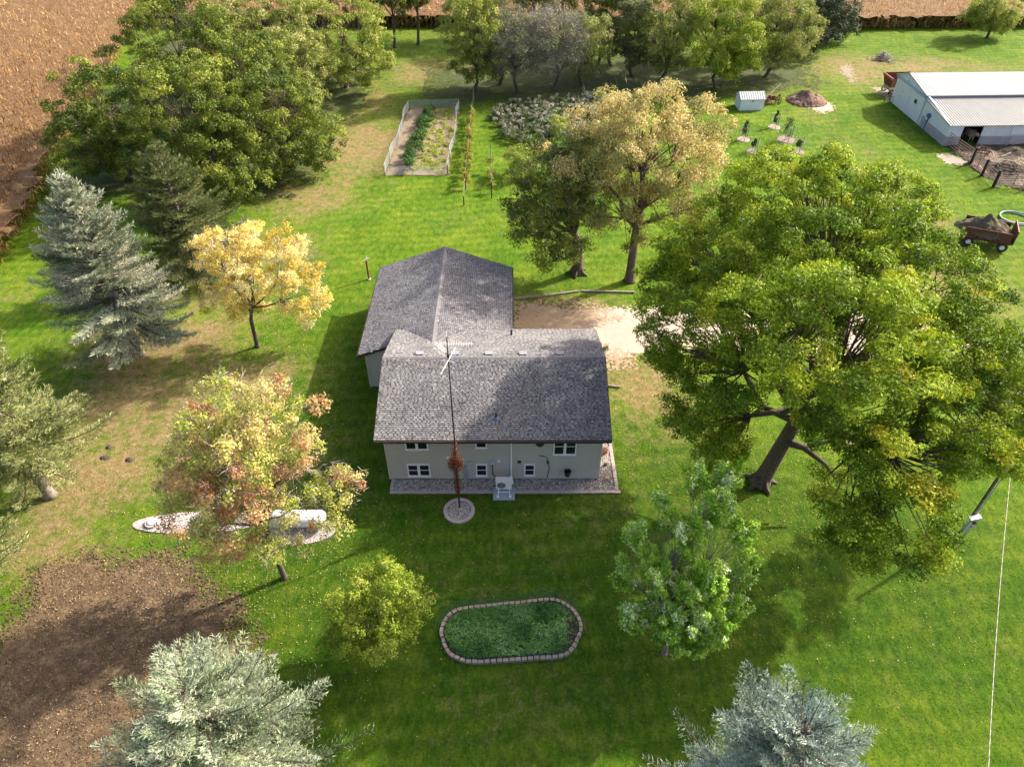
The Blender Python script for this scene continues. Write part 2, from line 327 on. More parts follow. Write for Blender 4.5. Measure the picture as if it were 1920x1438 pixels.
def tree(name, label, cat, base, lobes, ncl, cr, nleaf, leaf, trunk_r, mat, bark=None, fork=None, seed=0, group=None,
         nlimb=6, squash=.75, mode=None, s=1., tint=(.5, .3), droop=0., twigs=0, lean=(0, 0), shell=.5, tintfn=None, sub=7, cone_fn=None, gap=.78):
    rg = np.random.default_rng(seed); root = thing(name, label, cat, (base[0], base[1], 0), 0, group)
    b = np.array([base[0], base[1], 0.]); L = np.array(lobes, float); bark = bark or M_bark
    vol = L[:, 3] * L[:, 4] * L[:, 5]; C_ = []; Rr = []
    tries = 0
    while len(C_) < ncl and tries < ncl * 60:
        tries += 1; i = rg.choice(len(L), p=vol ** .75 / (vol ** .75).sum()); u = unit(rg.normal(size=3)); rr = rg.uniform(shell, 1) ** .7
        p = L[i, :3] + u * L[i, 3:6] * rr
        if p[2] < .6: continue
        if any((((p - l[:3]) / l[3:6]) ** 2).sum() < (shell * .75) ** 2 for l in L): continue
        r = cr * rg.uniform(.7, 1.3)
        if C_ and (np.linalg.norm(np.array(C_) - p, axis=1) < gap * r * (1 if tries < ncl * 30 else .6)).any(): continue
        C_.append(p); Rr.append(r)
    C_ = np.array(C_); top = L[:, 2].max(); cen = (L[:, :3] * vol[:, None]).sum(0) / vol.sum()
    fork = fork or max(1.2, (L[:, 2] - L[:, 5]).min() * .8)
    f = b + [lean[0], lean[1], fork]
    tr = MB(); tp = b + (cen - b) * .9; tp[2] = cen[2]
    fl = [(b + (f - b) * t + [0, 0, 0]) for t in (0, .04, .12, .35, .7, 1)]
    tr.tube([*fl, f + (tp - f) * .5, tp], [trunk_r*1.5, trunk_r*1.3, trunk_r*1.1, trunk_r, trunk_r*.92, trunk_r*.85, trunk_r*.5, trunk_r*.2], 10)
    for q in range(6 if trunk_r > .4 else 0):      # root flare
        a = q * 1.26 + seed; d = np.array([math.cos(a), math.sin(a), 0])
        tr.tube([b + d * trunk_r * 2.3, b + d * trunk_r * 1.35 + [0, 0, trunk_r*.35], b + d * trunk_r * .7 + [0, 0, trunk_r*1.5]], [trunk_r*.16, trunk_r*.34, trunk_r*.3], 6)
    to = tr.build('trunk', bark, root, True); to.matrix_parent_inverse = root.matrix_world.inverted() if False else Matrix.Translation((-b[0], -b[1], 0))
    # limbs: each reaches a node and fans out to its clumps
    seeds = C_[rg.choice(len(C_), min(nlimb, len(C_)), replace=False)]
    for _ in range(4):
        k = np.argmin(((C_[:, None] - seeds[None]) ** 2).sum(-1), 1)
        seeds = np.array([C_[k == j].mean(0) if (k == j).any() else seeds[j] for j in range(len(seeds))])
    for j in range(len(seeds)):
        mine = C_[k == j]
        if not len(mine): continue
        t0 = f + (tp - f) * rg.uniform(0, .5); nd = t0 + (seeds[j] - t0) * .6; mid = (t0 + nd) / 2 + rg.normal(size=3) * .05 * np.linalg.norm(nd - t0) + [0, 0, -.08 * np.linalg.norm(nd[:2] - t0[:2])]
        lm = MB(); lr = trunk_r * (.3 + .015 * min(len(mine), 12)); lm.tube([t0, mid, nd], [lr, lr*.8, lr*.55], 7)
        for c in mine:
            m2 = nd + (c - nd) * .5 + rg.normal(size=3) * .12 * np.linalg.norm(c - nd); m2[2] += .05 * np.linalg.norm(c - nd)
            lm.tube([nd, m2, c], [lr*.3, lr*.17, .01], 4, False)
        o = lm.build('limb', bark, root); o.matrix_parent_inverse = Matrix.Translation((-b[0], -b[1], 0))
    if nleaf:
        VV = []; TT = []; off = 0
        for i, c in enumerate(C_):
            n = max(6, int(nleaf * (Rr[i] / cr) ** 2))
            st = None
            if mode == 'up': d = c - (b + [0, 0, cen[2] * .15]); st = unit(d * [1, 1, .9] + [0, 0, 2.])
            if mode == 'down': st = (0, 0, 1)
            p, nn = puff(rg, c, Rr[i], n, sub, squash, st, s)
            V, _ = leaf_cloud(rg, p, nn, leaf, leaf * .62, .48, droop); VV.append(V)
            SZ[0] = n; tc = rg.normal(tint[0], tint[1]) if tintfn is None else tintfn(c, rg)
            TT.append(np.clip(tc + rg.normal(size=n) * .1, 0, 1))
        V = np.concatenate(VV) - b; n = len(V) // 3
        link('crown', np_mesh('crown', V, np.arange(3*n).reshape(n, 3), mat, tint=np.concatenate(TT)), root)
    if twigs:
        k = rg.integers(0, len(C_), twigs); p = C_[k] + rg.normal(size=(twigs, 3)) * cr * .45
        d = unit((p - cen) * [1, 1, .5] + rg.normal(size=(twigs, 3)) * 2.5 + [0, 0, .9]); l = rg.uniform(.35, 1.1, (twigs, 1)) * cr
        B = unit(np.cross(d, rg.normal(size=(twigs, 3)))) * .014
        V, F = quads(p - d * l * .5, d * l, B); setp(link('twigs', np_mesh('twigs', V - b, F, M_twig), root), kind='stuff')
    return root
SZ = [1]
def px_lobe(x, y, z, r, rz=None, ry=None):
    p = G(x, y, z); return (p.x, p.y, z, r, ry or r, rz or r * .8)

# greens are written as the leaves' own colours
F_maple = leafmat('maple_leaves', [(.05, .115, .008), (.105, .18, .01), (.2, .295, .014), (.34, .41, .024), (.58, .52, .05)], .34)
F_dark = leafmat('ash_leaves', [(.05, .085, .01), (.1, .145, .016), (.185, .23, .026), (.29, .32, .045)], .3)
F_tan = leafmat('seeding_leaves', [(.17, .19, .05), (.33, .32, .1), (.54, .45, .17), (.7, .53, .24)], .38)
F_olive = leafmat('olive_leaves', [(.1, .14, .02), (.2, .24, .04), (.32, .34, .08), (.4, .4, .14)], .3)
F_grey = leafmat('grey_green_leaves', [(.09, .11, .04), (.16, .18, .07), (.24, .26, .1)], .38)
F_yellow = leafmat('yellow_leaves', [(.5, .4, .06), (.7, .55, .11), (.84, .68, .2), (.85, .74, .36)], .4)
F_orange = leafmat('turning_leaves', [(.24, .32, .04), (.48, .5, .1), (.68, .6, .22), (.62, .38, .18), (.38, .16, .08)], .4)
F_lime = leafmat('lime_leaves', [(.14, .22, .015), (.27, .34, .03), (.42, .46, .08)], .32)
F_poplar = leafmat('poplar_leaves', [(.15, .34, .015), (.3, .5, .03), (.5, .64, .14), (.88, .9, .6)], .35)
F_willow = leafmat('willow_leaves', [(.13, .18, .02), (.27, .32, .045), (.42, .44, .1)], .32)

tb = G(1425, 905)
lob = [px_lobe(1540,440,14.5,4.6), px_lobe(1340,470,11,3.6), px_lobe(1450,370,14,3), px_lobe(1650,400,13.5,3.2), px_lobe(1700,560,13,4.2), px_lobe(1820,760,10,3.8),
       px_lobe(1290,620,9,2.9), px_lobe(1420,560,13.5,3.4), px_lobe(1580,620,15,4), px_lobe(1400,700,10.5,2.1), px_lobe(1700,850,9.3,2.9), px_lobe(1690,985,7,2.4,2.),
       px_lobe(1600,850,8.8,2), px_lobe(1330,800,6.3,1.9,1.4), px_lobe(1310,745,7.6,1.9,1.5), px_lobe(1350,850,4.6,1.5,1.), px_lobe(1815,850,8,2), px_lobe(1590,975,5.5,1.7,1.3), px_lobe(1780,650,12,3.2), px_lobe(1900,720,8.5,3), px_lobe(1255,520,8.5,2),px_lobe(1560,740,10.5,2),
       px_lobe(1640,1010,6,1.8,1.3), px_lobe(1290,700,7.5,1.6,1.3)]
def mt(c, rg): return .26 + .5 * float(vnoise(np.array([c[0] + c[2]*.7 + 50]), np.array([c[1] - c[2]*.5 + 50]), 2.1, 12)[0]) + rg.normal(0, .09) + (.3 if rg.random() < .05 else 0)
maple = tree('maple_tree', 'huge broad green and gold tree right of the house with a thick leaning trunk', 'tree', (tb.x, tb.y), lob, 690, .88, 540, .15, .44, F_maple, M_bark, 4.4, 5, nlimb=11, squash=.62, tintfn=mt, lean=(.9, .3), shell=.42, sub=9, gap=.72)

sb = MB(); sb.tube([(tb.x+.55,tb.y+.1,3.4),(tb.x+1.5,tb.y-.5,3.5),(tb.x+2.6,tb.y-1.2,2.9),(tb.x+3.3,tb.y-1.7,2.1)], [.24,.2,.12,.05], 8); sb.tube([(tb.x+1.5,tb.y-.5,3.5),(tb.x+2.9,tb.y-.3,3.8),(tb.x+4.2,tb.y-.4,3.6)], [.15,.12,.08], 7)
so = sb.build('broken_limb', M_bark, maple, True); so.matrix_parent_inverse = Matrix.Translation((-tb.x, -tb.y, 0))
ef = lambda x, y, z, r, rz, dx=0: [(x + dx, y, z, r, r, rz)]
tree('seeding_ash_tree', 'tall tan tree heavy with seed clusters behind the gravel drive', 'tree', (9.92, 21.07),
     [(9.5,21.5,11,5,5,4),(13,21.5,10,3.6,3.6,3),(6.3,21.5,10,3,3,2.6),(9.9,21,14,2.2,2.2,1.8),(14.3,22.3,12.2,2,2,1.7),(8,20.5,7.2,2.6,2.4,2.),(12.6,20.5,7,2.5,2.3,2),(9.4,20.6,5,1.9,1.7,1.6),(6.6,21,6.4,2,2,1.8),(14.6,21,8,2.2,2,1.6)], 165, 1.05, 330, .18, .36, F_tan, M_bark, 4, 21, nlimb=8, mode='down', s=1.25, tintfn=lambda c, r: r.normal(.25 + .035 * (c[2] - 4), .2), twigs=1500, shell=.5, droop=.4)
tree('ash_tree', 'grey-green tree with drooping boughs behind the garage corner', 'tree', (5.77, 22.27),
     [(3.6,22.3,8.2,3.4,3.4,2.6),(5.6,22.5,9.6,2.4,2.4,2),(2.2,21.8,5,2.4,2.4,1.8),(3.4,20.8,2.8,2.2,2,1.5),(5.8,21.8,6,2,2,1.5),(3,22,6.4,3,2.6,2.2),(4.8,21.4,3.6,1.8,1.6,1.6)], 125, .95, 330, .17, .42, F_dark, M_bark, 2.6, 22, nlimb=7, tint=(.45, .3), twigs=2600, shell=.5, droop=.3)
# shelter belt, upper left
belt = 'broadleaf trees of the thicket beside the corn'
for i, (b, lb, lab, fm, n) in enumerate([
    ((-37.7,39.8), [(-37.7,39.8,7,5,5,4.6),(-39.8,38,4.6,3.4,3.4,3.6)], 'thicket tree nearest the corn, left end of the clump', F_dark, 80),
    ((-28.4,35.7), [(-28.8,36,8.4,4.8,4.8,4.6),(-26,34.5,5,3.6,3.4,4),(-31,33.6,4.6,3.2,3,3.6),(-24.5,33,3.2,2.6,2.2,2.6)], 'largest thicket tree, bulging toward the dark spruce', F_dark, 125),
    ((-22.7,39.8), [(-21.5,40,6.2,4.6,4.6,4.4),(-19,40.4,3.6,2.8,2.8,3)], 'thicket tree at the lawn edge, right end of the clump', F_dark, 80),
    ((-33.3,51.3), [(-33.3,51.3,10,6.4,6.4,5),(-38.5,50,7.5,4,4,3.8)], 'thicket tree rising behind the clump beside the corn', F_dark, 95),
    ((-28,59.5), [(-27.5,59,8.8,6,6,5.2)], 'pale-topped thicket tree toward the far end of the clump', F_olive, 75),
    ((-20.8,66), [(-20.8,66,6.8,6,6,5.2),(-17.5,64,4.6,3.6,3.6,3.4)], 'rounded yellow-green tree at the back of the thicket', F_willow, 85),
    ((-29.3,47), [(-27.5,46.5,8.6,5.2,5.2,4.2)], 'middle thicket tree crowded by its neighbours', F_dark, 60),
    ((-36,68), [(-36,68,9,7,7,5),(-42,72,8,5,5,4)], 'thicket tree at the top edge beside the corn', F_dark, 75),
    ((-23.5,52.5), [(-23,52.8,6.8,4.2,4.2,4.2)], 'light olive thicket tree behind the lawn-edge tree', F_olive, 50)]):
    lb = lb + [(b[0], b[1], 3, lb[0][3]*.85, lb[0][4]*.85, 2.4)]
    tree('thicket_tree', lab, 'tree', b, lb, int(n*1.7), 1.02, 300, .21, .3, fm, M_bark, seed=40 + i, group=belt, tint=(.52, .22), shell=.55, gap=.66, twigs=500)
tree('yellow_tree', 'bright yellow autumn tree between the blue spruce and garage', 'tree', (-17.93, 12.53),
     [(-16,13.2,6.8,3,2.9,2.5),(-18.2,13.5,7.4,2.5,2.4,2.1),(-13.9,13,4.6,1.9,1.8,1.9),(-14.6,12.6,2.6,1.5,1.4,1.2),(-19.8,13.4,5.6,1.7,1.8,1.7),(-17.2,13.8,4.4,2.4,1.8,1.9),(-19.2,12.8,3.6,1.6,1.5,1.3)], 150, .66, 230, .14, .15, F_yellow, M_bark, 2.4, 60, nlimb=8, tint=(.55, .3), twigs=4200, shell=.45, lean=(.1, 0))
tree('orange_tree', 'tree turning orange and yellow in front of the spruces, left of the house', 'tree', (-11.37, -6.73),
     [(-11.5,-6.5,8.8,3.4,3,3),(-13.2,-6.9,6.4,2.5,2.2,2),(-9.4,-6,6.4,2.1,2,1.7),(-12.4,-5.4,10.9,2,1.8,1.4),(-9.8,-5.2,10.8,1.8,1.7,1.4),(-14,-6.4,5.4,1.9,1.6,1.1),(-13.2,-7.4,3.6,1.5,1.3,.8),(-8.9,-6.6,4.2,1.2,1,.7),(-11.4,-7.8,4.6,1.6,1.2,1.),(-14.2,-5.6,8,1.4,1.4,1.2),(-15.4,-6.2,3.6,1.5,1.2,.8),(-13.6,-7.1,2.6,1.4,1,.7),(-11.3,-7.4,3.2,1.5,1,.8),(-10,-7.2,3.4,1.2,.9,.8),(-7.6,-5.8,6.2,1.2,1,.6)], 190, .64, 270, .13, .14, F_orange, M_bark, 2.3, 61, nlimb=9, tintfn=lambda c, r: r.choice([.15, .3, .42, .5, .75, .88], p=[.2, .2, .2, .12, .16, .12]), twigs=5200, shell=.3, lean=(-.1, 0), gap=.66)
tree('round_tree', 'small round yellow-green tree left of the oval flower bed', 'tree', (-5.82, -10.81),
     [(-5.4,-10.8,3.9,2.15,2.15,2),(-5.1,-10.6,5.4,1.2,1.2,1),(-6.3,-11,2.6,1.4,1.4,1.2)], 120, .52, 260, .11, .1, F_lime, M_bark, 1.2, 62, tint=(.45, .3), shell=.45)
pop = [(8.1,-10.9,4,2,2,2.6)]
for a, q in enumerate([(1200,1010,7),(1245,960,8),(1305,900,9),(1365,905,9),(1390,1000,7.5),(1395,1065,6),(1175,1080,5),(1300,1000,8),(1340,960,8.8),(1230,1080,6),(1330,1080,6.5),(1370,1150,4),(1260,1160,4),(1190,1160,3.4),(1310,1200,2.6)]):
    pop.append(px_lobe(q[0], q[1], q[2], .62, 1.1))
tree('poplar_tree', 'upright poplar with pale silvery leaf undersides below the big tree', 'tree', (7.6, -10.9), pop, 330, .46, 200, .13, .11, F_poplar, M_barkg, .9, 63, mode='up', s=1.7, nlimb=12, tintfn=lambda c, r: r.choice([.15, .35, .45], p=[.3, .35, .35]) + .55 * (r.random(SZ[0]) < r.choice([.04, .2, .6], p=[.45, .33, .22])), shell=.3, gap=.6)
# back row
back = 'trees of the windbreak row behind the gardens'
for i, (b, lb, lab, fm, n, lf, tw, md) in enumerate([
    ((-4.4,64.7), [(-4.4,64.7,7.5,3.4,3.4,3.8),(-3.6,64,4.2,2.8,2.4,2.4)], 'grey-green willow at the left end of the windbreak row', F_willow, 62, 300, 1500, 'down'),
    ((1.2,64.3), [(1.5,64.3,5.4,3.4,3.4,3.4)], 'half-bare tree with two pale forked stems behind the white weeds', F_grey, 60, 90, 9000, None),
    ((5.8,65.4), [(5.6,65.4,5.6,3.6,3.4,3.6)], 'bare grey tree in the gap of the windbreak row', F_grey, 60, 45, 12000, None),
    ((14,74.4), [(15,74.4,5.8,3.2,3.2,3.8)], 'grey leafy tree right of the bare trees', F_grey, 40, 260, 900, None),
    ((20.1,69), [(19.9,69,6.6,3.6,3.6,4.2),(17.4,70,5,2.4,2.4,2.8)], 'tall green windbreak tree behind the tan tree', F_olive, 62, 280, 900, 'down'),
    ((26.5,66), [(26.5,66,6.4,4.2,4.2,4.4),(29,65.4,4,2.4,2.4,2.6)], 'full bright green tree just left of the white shed', F_lime, 85, 320, 300, 'down'),
    ((34,70), [(35,70,6.2,3.8,3.8,3.8),(38,71,4.2,2.4,2.4,2.6)], 'olive tree behind the white shed', F_olive, 60, 280, 700, 'down'),
    ((9.5,67), [(9.6,67,5,3,2.8,3.2)], 'grey-green bushy tree between the bare tree and tall green tree', F_olive, 44, 200, 1500, 'down'),
    ((-1.2,67), [(-1.2,67,6,3,2.8,3.4)], 'pale brushy tree leaning against the grey-green willow', F_grey, 44, 190, 2500, 'down'),
    ((16.4,70.5), [(16.4,70.5,5.4,2.6,2.6,3.2)], 'narrow grey tree left of the tall green one', F_grey, 36, 240, 900, 'down'),
    ((23.6,77), [(23.6,77,7,3.6,3.6,4)], 'second-row green tree behind the windbreak gap', F_olive, 45, 240, 300, None),
    ((30.5,77), [(30.5,77,7,3.8,3.8,4)], 'second-row tree behind the bright green one', F_olive, 45, 240, 300, None)]):
    lb = [(q[0], q[1], q[2]*1.08, q[3]*1.15, q[4]*1.15, q[5]*1.12) for q in lb] + ([(b[0], b[1]-.6, 3.4, lb[0][3]*.9, lb[0][4]*.8, 2.)] if lf > 100 else [])
    tree('windbreak_tree', lab, 'tree', b, lb, int(n*1.5), 1.05, lf, .23, .22, fm, M_bark, seed=80 + i, group=back, mode=md, s=1.4, twigs=tw, tint=(.5, .25), shell=.45, droop=.5, lean=(.5 * (-1) ** i, 0))
F_pine = leafmat('dark_pine_needles', [(.02, .04, .012), (.04, .065, .02), (.07, .095, .03)], .2)
dk = 'dark tall trees at the edge of the far corn'
for i, (b, r, zz, lab) in enumerate([((-16.7,82.8), 3.6, 9, 'dark trunked tree at the left of the far gap'), ((-13.4,84.5), 3, 9.5, 'dark tree with twin leaning trunks in the far gap'), ((-22,86), 4.5, 8, 'dark tree half hidden by the rounded thicket tree'),
    ((-6,88), 4, 9.5, 'dark tree behind the grey-green willow'), ((3.4,84.5), 3.4, 9, 'dark far tree left of the bare trees'), ((7.4,83), 3.2, 9, 'dark far tree showing between the bare branches'),
    ((12.3,74.5), 2.6, 8, 'slim dark-trunked tree beside the grey leafy one'), ((-1,90), 4, 9.5, 'dark far tree over the half-bare tree'), ((17,84), 3.6, 9, 'dark far tree behind the tall green tree'),
    ((43.5,80), 3, 7.5, 'dark drooping evergreen left of the far corn edge'), ((47.5,86), 3, 7, 'dark evergreen beside the orange corn corner'), ((40,84), 3.4, 8, 'dark evergreen behind the olive tree')]):
    pineish = i >= 9
    zc = zz if not pineish else zz - 2.5
    tree('dark_tree', lab, 'tree', b, [(b[0], b[1], zc-.6, r*1.25, r*1.2, 4.4 if not pineish else 5)], 58, 1.05, 230, .24, .2, F_pine if pineish else F_dark, M_bark, 3.4 if not pineish else 1.2, 120 + i, group=dk, tint=(.3, .25), mode='down', s=1.3, lean=(.3, 0), shell=.4)
tree('corner_willow', 'bushy willow in front of the corn above the barn', 'tree', (72.2, 87.5), [(70.6,87.5,3.6,3.2,3,2.6),(73.5,88,3.8,2.9,3,2.9)], 60, 1., 300, .24, .2, F_willow, M_bark, 1.2, 140, mode='down', s=1.5, tint=(.6, .25), droop=.6)
for i, (b, lb, lab, fm, nl) in enumerate([((9.7,47.6), [(9.4,47.6,2,1.5,1.5,1.4)], 'peach-coloured shrub at the right of the white weeds', 'p', 16), ((5.5,49.1), [(5.5,49.1,1.6,1,1,1.2)], 'upright yellow-green shrub among the white weeds', 'w', 12),
    ((1.5,40.4), [(1.4,40.4,1.8,1.6,1.5,1.4)], 'yellowish bush at the lawn corner of the weed bed', 'w', 20), ((3.6,42.5), [(3.6,42.5,1.4,1.5,1.2,1.1)], 'pale pinkish dry bush before the weed bed', 'p', 14)]):
    if fm == 'p': fmm = F_tan
    else: fmm = F_lime
    tree('shrub', lab, 'shrub', b, lb, nl, .6, 240, .15, .05, fmm, M_bark, .4, 150 + i, group='shrubs round the weed bed', tint=(.85, .1) if fm == 'p' else (.8, .2), twigs=500)

# ------------------------------------------------------------------ spruces
def spruce(label, base, H, Rb, z0, mat, seed, shoot=.22, trunk_r=.2, dens=1., pw=.85, name='blue_spruce', group=None, lev=.45, thin=0, per=2):
    rg = np.random.default_rng(seed); root = thing(name, label, 'spruce tree', (base[0], base[1], 0), 0, group)
    tr = MB(); tr.tube([(0,0,-.05),(0,0,.3),(0,0,z0+1),(0,0,H*.6),(0,0,H)], [trunk_r*1.5, trunk_r*1.1, trunk_r, trunk_r*.55, .02], 10); tr.build('trunk', M_barkg, root, True)
    br = MB(); PP = []; DD = []; LL = []; TT = []
    z = z0
    while z < H - .15:
        f = (z - z0) / (H - z0); n = 8 if f < .8 else 6; R0 = Rb * (1 - f) ** pw + .12
        for kk in range(n):
            if rg.random() < .07 and f < .8: continue
            a = rg.uniform(0, 2*math.pi) if f < .9 else kk * 2*math.pi/n + rg.uniform(-.2, .2); L = R0 * rg.uniform(.72, 1.14)
            el = R(-14 + 50 * f + rg.uniform(-8, 8)); h = np.array([math.cos(a), math.sin(a), 0.]); side = np.array([-h[1], h[0], 0])
            zz = z + rg.uniform(-.2, .2)
            t = np.linspace(0, 1, 7); sag = -.1 * L * np.sin(t * math.pi) * (1 - f)
            pts = np.outer(t * L * math.cos(el), h); pts[:, 2] = zz + t * L * math.sin(el) + sag + .12 * L * t ** 3
            br.tube(pts, list(np.linspace(.03 + .012*L, .008, 7)), 4, False)
            bt = rg.normal(.5, .24); st = .13 / dens; s_ = max(.18 * L, .05)
            while s_ < L:
                u = s_ / L; q = u * 6; i0 = min(int(q), 5); p = pts[i0] + (pts[i0+1] - pts[i0]) * (q - i0); d0 = unit(pts[min(i0+1, 6)] - pts[i0])
                bl = min(.46 * L, 1.5) * (1 - u) ** .75 * rg.uniform(.7, 1.15) + .12
                tc = bt + rg.normal(0, .1)
                for sg in (-1, 1):
                    bd = unit(d0 * .9 + side * sg * rg.uniform(.55, 1.) + [0, 0, rg.uniform(-.2, .18)])
                    m = max(2, int(bl / (.12 / dens))); tt = (np.arange(m) + rg.random(m) * .6) / m
                    bp = p + np.outer(tt * bl, bd); bp[:, 2] -= .12 * bl * tt * (1 - f)
                    for _ in range(per):
                        dd = unit(bd * .8 + rg.normal(size=(m, 3)) * .42 + [0, 0, .3]); PP.append(bp); DD.append(dd); LL.append(shoot * rg.uniform(.6, 1.25, m)); TT.append(np.clip(tc + rg.normal(size=m) * .15, 0, 1))
                s_ += st * rg.uniform(.8, 1.2)
        z += lev * (1 - .45 * f) * rg.uniform(.85, 1.15)
    P = np.concatenate(PP); D = np.concatenate(DD); Ln = np.concatenate(LL)[:, None]; T = np.concatenate(TT)
    if thin: kp = (P[:, 2] > thin) | (rg.random(len(P)) < .16); P, D, Ln, T = P[kp], D[kp], Ln[kp], T[kp]
    B = unit(np.cross(D, rg.normal(size=P.shape))); C2 = np.cross(D, B); wd = .08 * Ln
    V1, _ = quads(P, D * Ln, B * wd); V2, _ = quads(P, D * Ln, C2 * wd)
    V = np.concatenate([V1, V2]); n = len(V) // 3
    br.build('branches', M_bark, root); link('crown', np_mesh('crown', V, np.arange(3*n).reshape(n, 3), mat, tint=np.concatenate([T, T])), root)
    return n
F_blue = leafmat('blue_spruce_needles', [(.12, .15, .085), (.29, .33, .21), (.48, .52, .38), (.6, .56, .42)], .12, .35)
F_blue2 = leafmat('pale_spruce_needles', [(.13, .18, .07), (.32, .39, .22), (.54, .6, .45), (.66, .67, .44)], .15, .35)
F_gs = leafmat('green_spruce_needles', [(.09, .12, .035), (.17, .21, .07), (.28, .3, .12)], .2, .3)
F_gs2 = leafmat('grey_spruce_needles', [(.15, .19, .05), (.32, .35, .13), (.5, .5, .24)], .12, .35)
F_ice = leafmat('icy_spruce_needles', [(.11, .16, .1), (.3, .38, .3), (.52, .6, .53), (.66, .7, .58)], .15, .35)
cnt = []
cnt.append(spruce('large pale blue spruce at the bottom left beside the mulch patch', (-10.4, -16.9), 8.9, 5.0, .8, F_blue2, 201, .18, .2, 1.15, .52, lev=.5, thin=3.2, per=3))
cnt.append(spruce('icy blue spruce at the bottom right edge of the lawn', (9.9, -17.9), 8.5, 4.7, .8, F_ice, 202, .18, .2, 1.15, .56, lev=.5, thin=3.2, per=3))
cnt.append(spruce('silver-blue spruce beside the left cornfield with a bare lower trunk', (-26.06, 11.62), 13.4, 4.9, 3.0, F_blue, 203, .28, .3, .95, .75, lev=.52))
cnt.append(spruce('dark green spruce behind the silver-blue one', (-25.7, 22.9), 10.5, 5.6, .8, F_gs, 204, .3, .25, .85, .8, name='green_spruce', lev=.55))
cnt.append(spruce('grey-green spruce at the left edge with its pale trunk base showing', (-26.1, -1.3), 12.3, 4.1, 4.0, F_gs2, 205, .26, .28, 1., .72, name='grey_spruce', lev=.52))
cnt.append(spruce('grey spruce at the left edge below the pale trunk, only a corner showing', (-26.9, -8.2), 9.5, 3.8, 2., F_gs2, 206, .26, .25, .85, .75, name='grey_spruce', lev=.55))

# ------------------------------------------------------------------ corn
M_corn = leafmat('dry_corn', [(.16, .08, .03), (.3, .165, .065), (.46, .285, .115), (.58, .41, .2)], .3, .35)
M_cornb = surf('corn_mass', (.22, .125, .05), (.12, .065, .03), 3, .98, c3=(.3, .19, .08), bmp=1, bscale=6)
def corn(name, label, poly, ht, n, seed, edge=None):
    rg = np.random.default_rng(seed); P = np.array(poly, float); x0, y0 = P.min(0); x1, y1 = P.max(0)
    o = patch(name, poly, M_cornb, .8, .5, .2, ht * .62, ht * .3, kind='stuff', seed=seed)
    setp(o, label, 'corn')
    q = np.empty((0, 2))
    while len(q) < n:
        c = rg.uniform((x0, y0), (x1, y1), (n*2, 2)); d = sdf_poly(poly, c[:, 0], c[:, 1])
        r = np.hypot(c[:, 0], c[:, 1] + 28); keep = (d < .2) & (rg.random(len(c)) < np.clip((70. / r) ** 2, 0.05, 1) + 3. * ((d > -1.3) & (d < .2)))
        q = np.concatenate([q, c[keep]])
    q = q[:n]; q[:, 0] = np.round(q[:, 0] / .76) * .76 + rg.normal(size=n) * .09
    d = sdf_poly(poly, q[:, 0], q[:, 1]); lo = np.where(d > -1.6, rg.uniform(0, .75, n), rg.uniform(.5, .85, n)) * ht
    p = np.stack([q[:, 0], q[:, 1], lo], -1); D = unit(rg.normal(size=(n, 3)) * .38 + [0, 0, .8]); L = rg.uniform(.35, .85, (n, 1))
    L = np.minimum(L, (ht * 1.12 - p[:, 2:3]) / .8); B = unit(np.cross(D, rg.normal(size=(n, 3)))) * rg.uniform(.03, .07, (n, 1))
    V, F = quads(p, D * L, B); tn = np.clip(rg.normal(.5, .2, n) + .42 * (np.clip((q[:, 1] - 20) / 75, 0, 1) - .62), 0, 1)
    me = np_mesh('blades', V, F, M_corn, tint=tn); b = link('corn_blades', me, o); setp(b, kind='stuff')
corn('corn_field', 'ripe tan cornfield filling the upper left corner', [(-41.5,20),(-44,33),(-47.4,44),(-52,66),(-58,91),(-63,125),(-150,125),(-150,8),(-62,10)], 2.2, 110000, 301)
corn('far_corn_field', 'orange-brown standing corn beyond the windbreak at the top', [(-58,93),(20,92.6),(53,91.6),(71,92.6),(120,93),(120,125),(-58,125)], 2.4, 70000, 302)

# ------------------------------------------------------------------ shingles and boards
def shingle_mat(name, a, b):
    m, nt, p = newmat(name); g = _n(nt, 'ShaderNodeAttribute', attribute_name='tint')
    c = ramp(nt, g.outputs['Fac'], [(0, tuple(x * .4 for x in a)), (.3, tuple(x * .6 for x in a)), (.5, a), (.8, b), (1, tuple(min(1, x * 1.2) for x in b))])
    big = ramp(nt, noise(nt, .55, 5, .6), [(.3, (.78, .77, .8)), (.7, (1.15, 1.13, 1.1))]); c = mix(nt, 1., c, big, 'MULTIPLY')
    fn = ramp(nt, noise(nt, 40, 2, .5), [(.3, (.8, .8, .8)), (.7, (1.2, 1.2, 1.2))]); c = mix(nt, .6, c, fn, 'MULTIPLY')
    nt.links.new(c, p.inputs['Base Color']); p.inputs['Roughness'].default_value = .97; p.inputs['Specular IOR Level'].default_value = .15
    return m
M_sh = shingle_mat('asphalt_shingle', (.175, .17, .172), (.275, .265, .26))
M_sh2 = shingle_mat('garage_shingle', (.16, .153, .162), (.255, .245, .25))
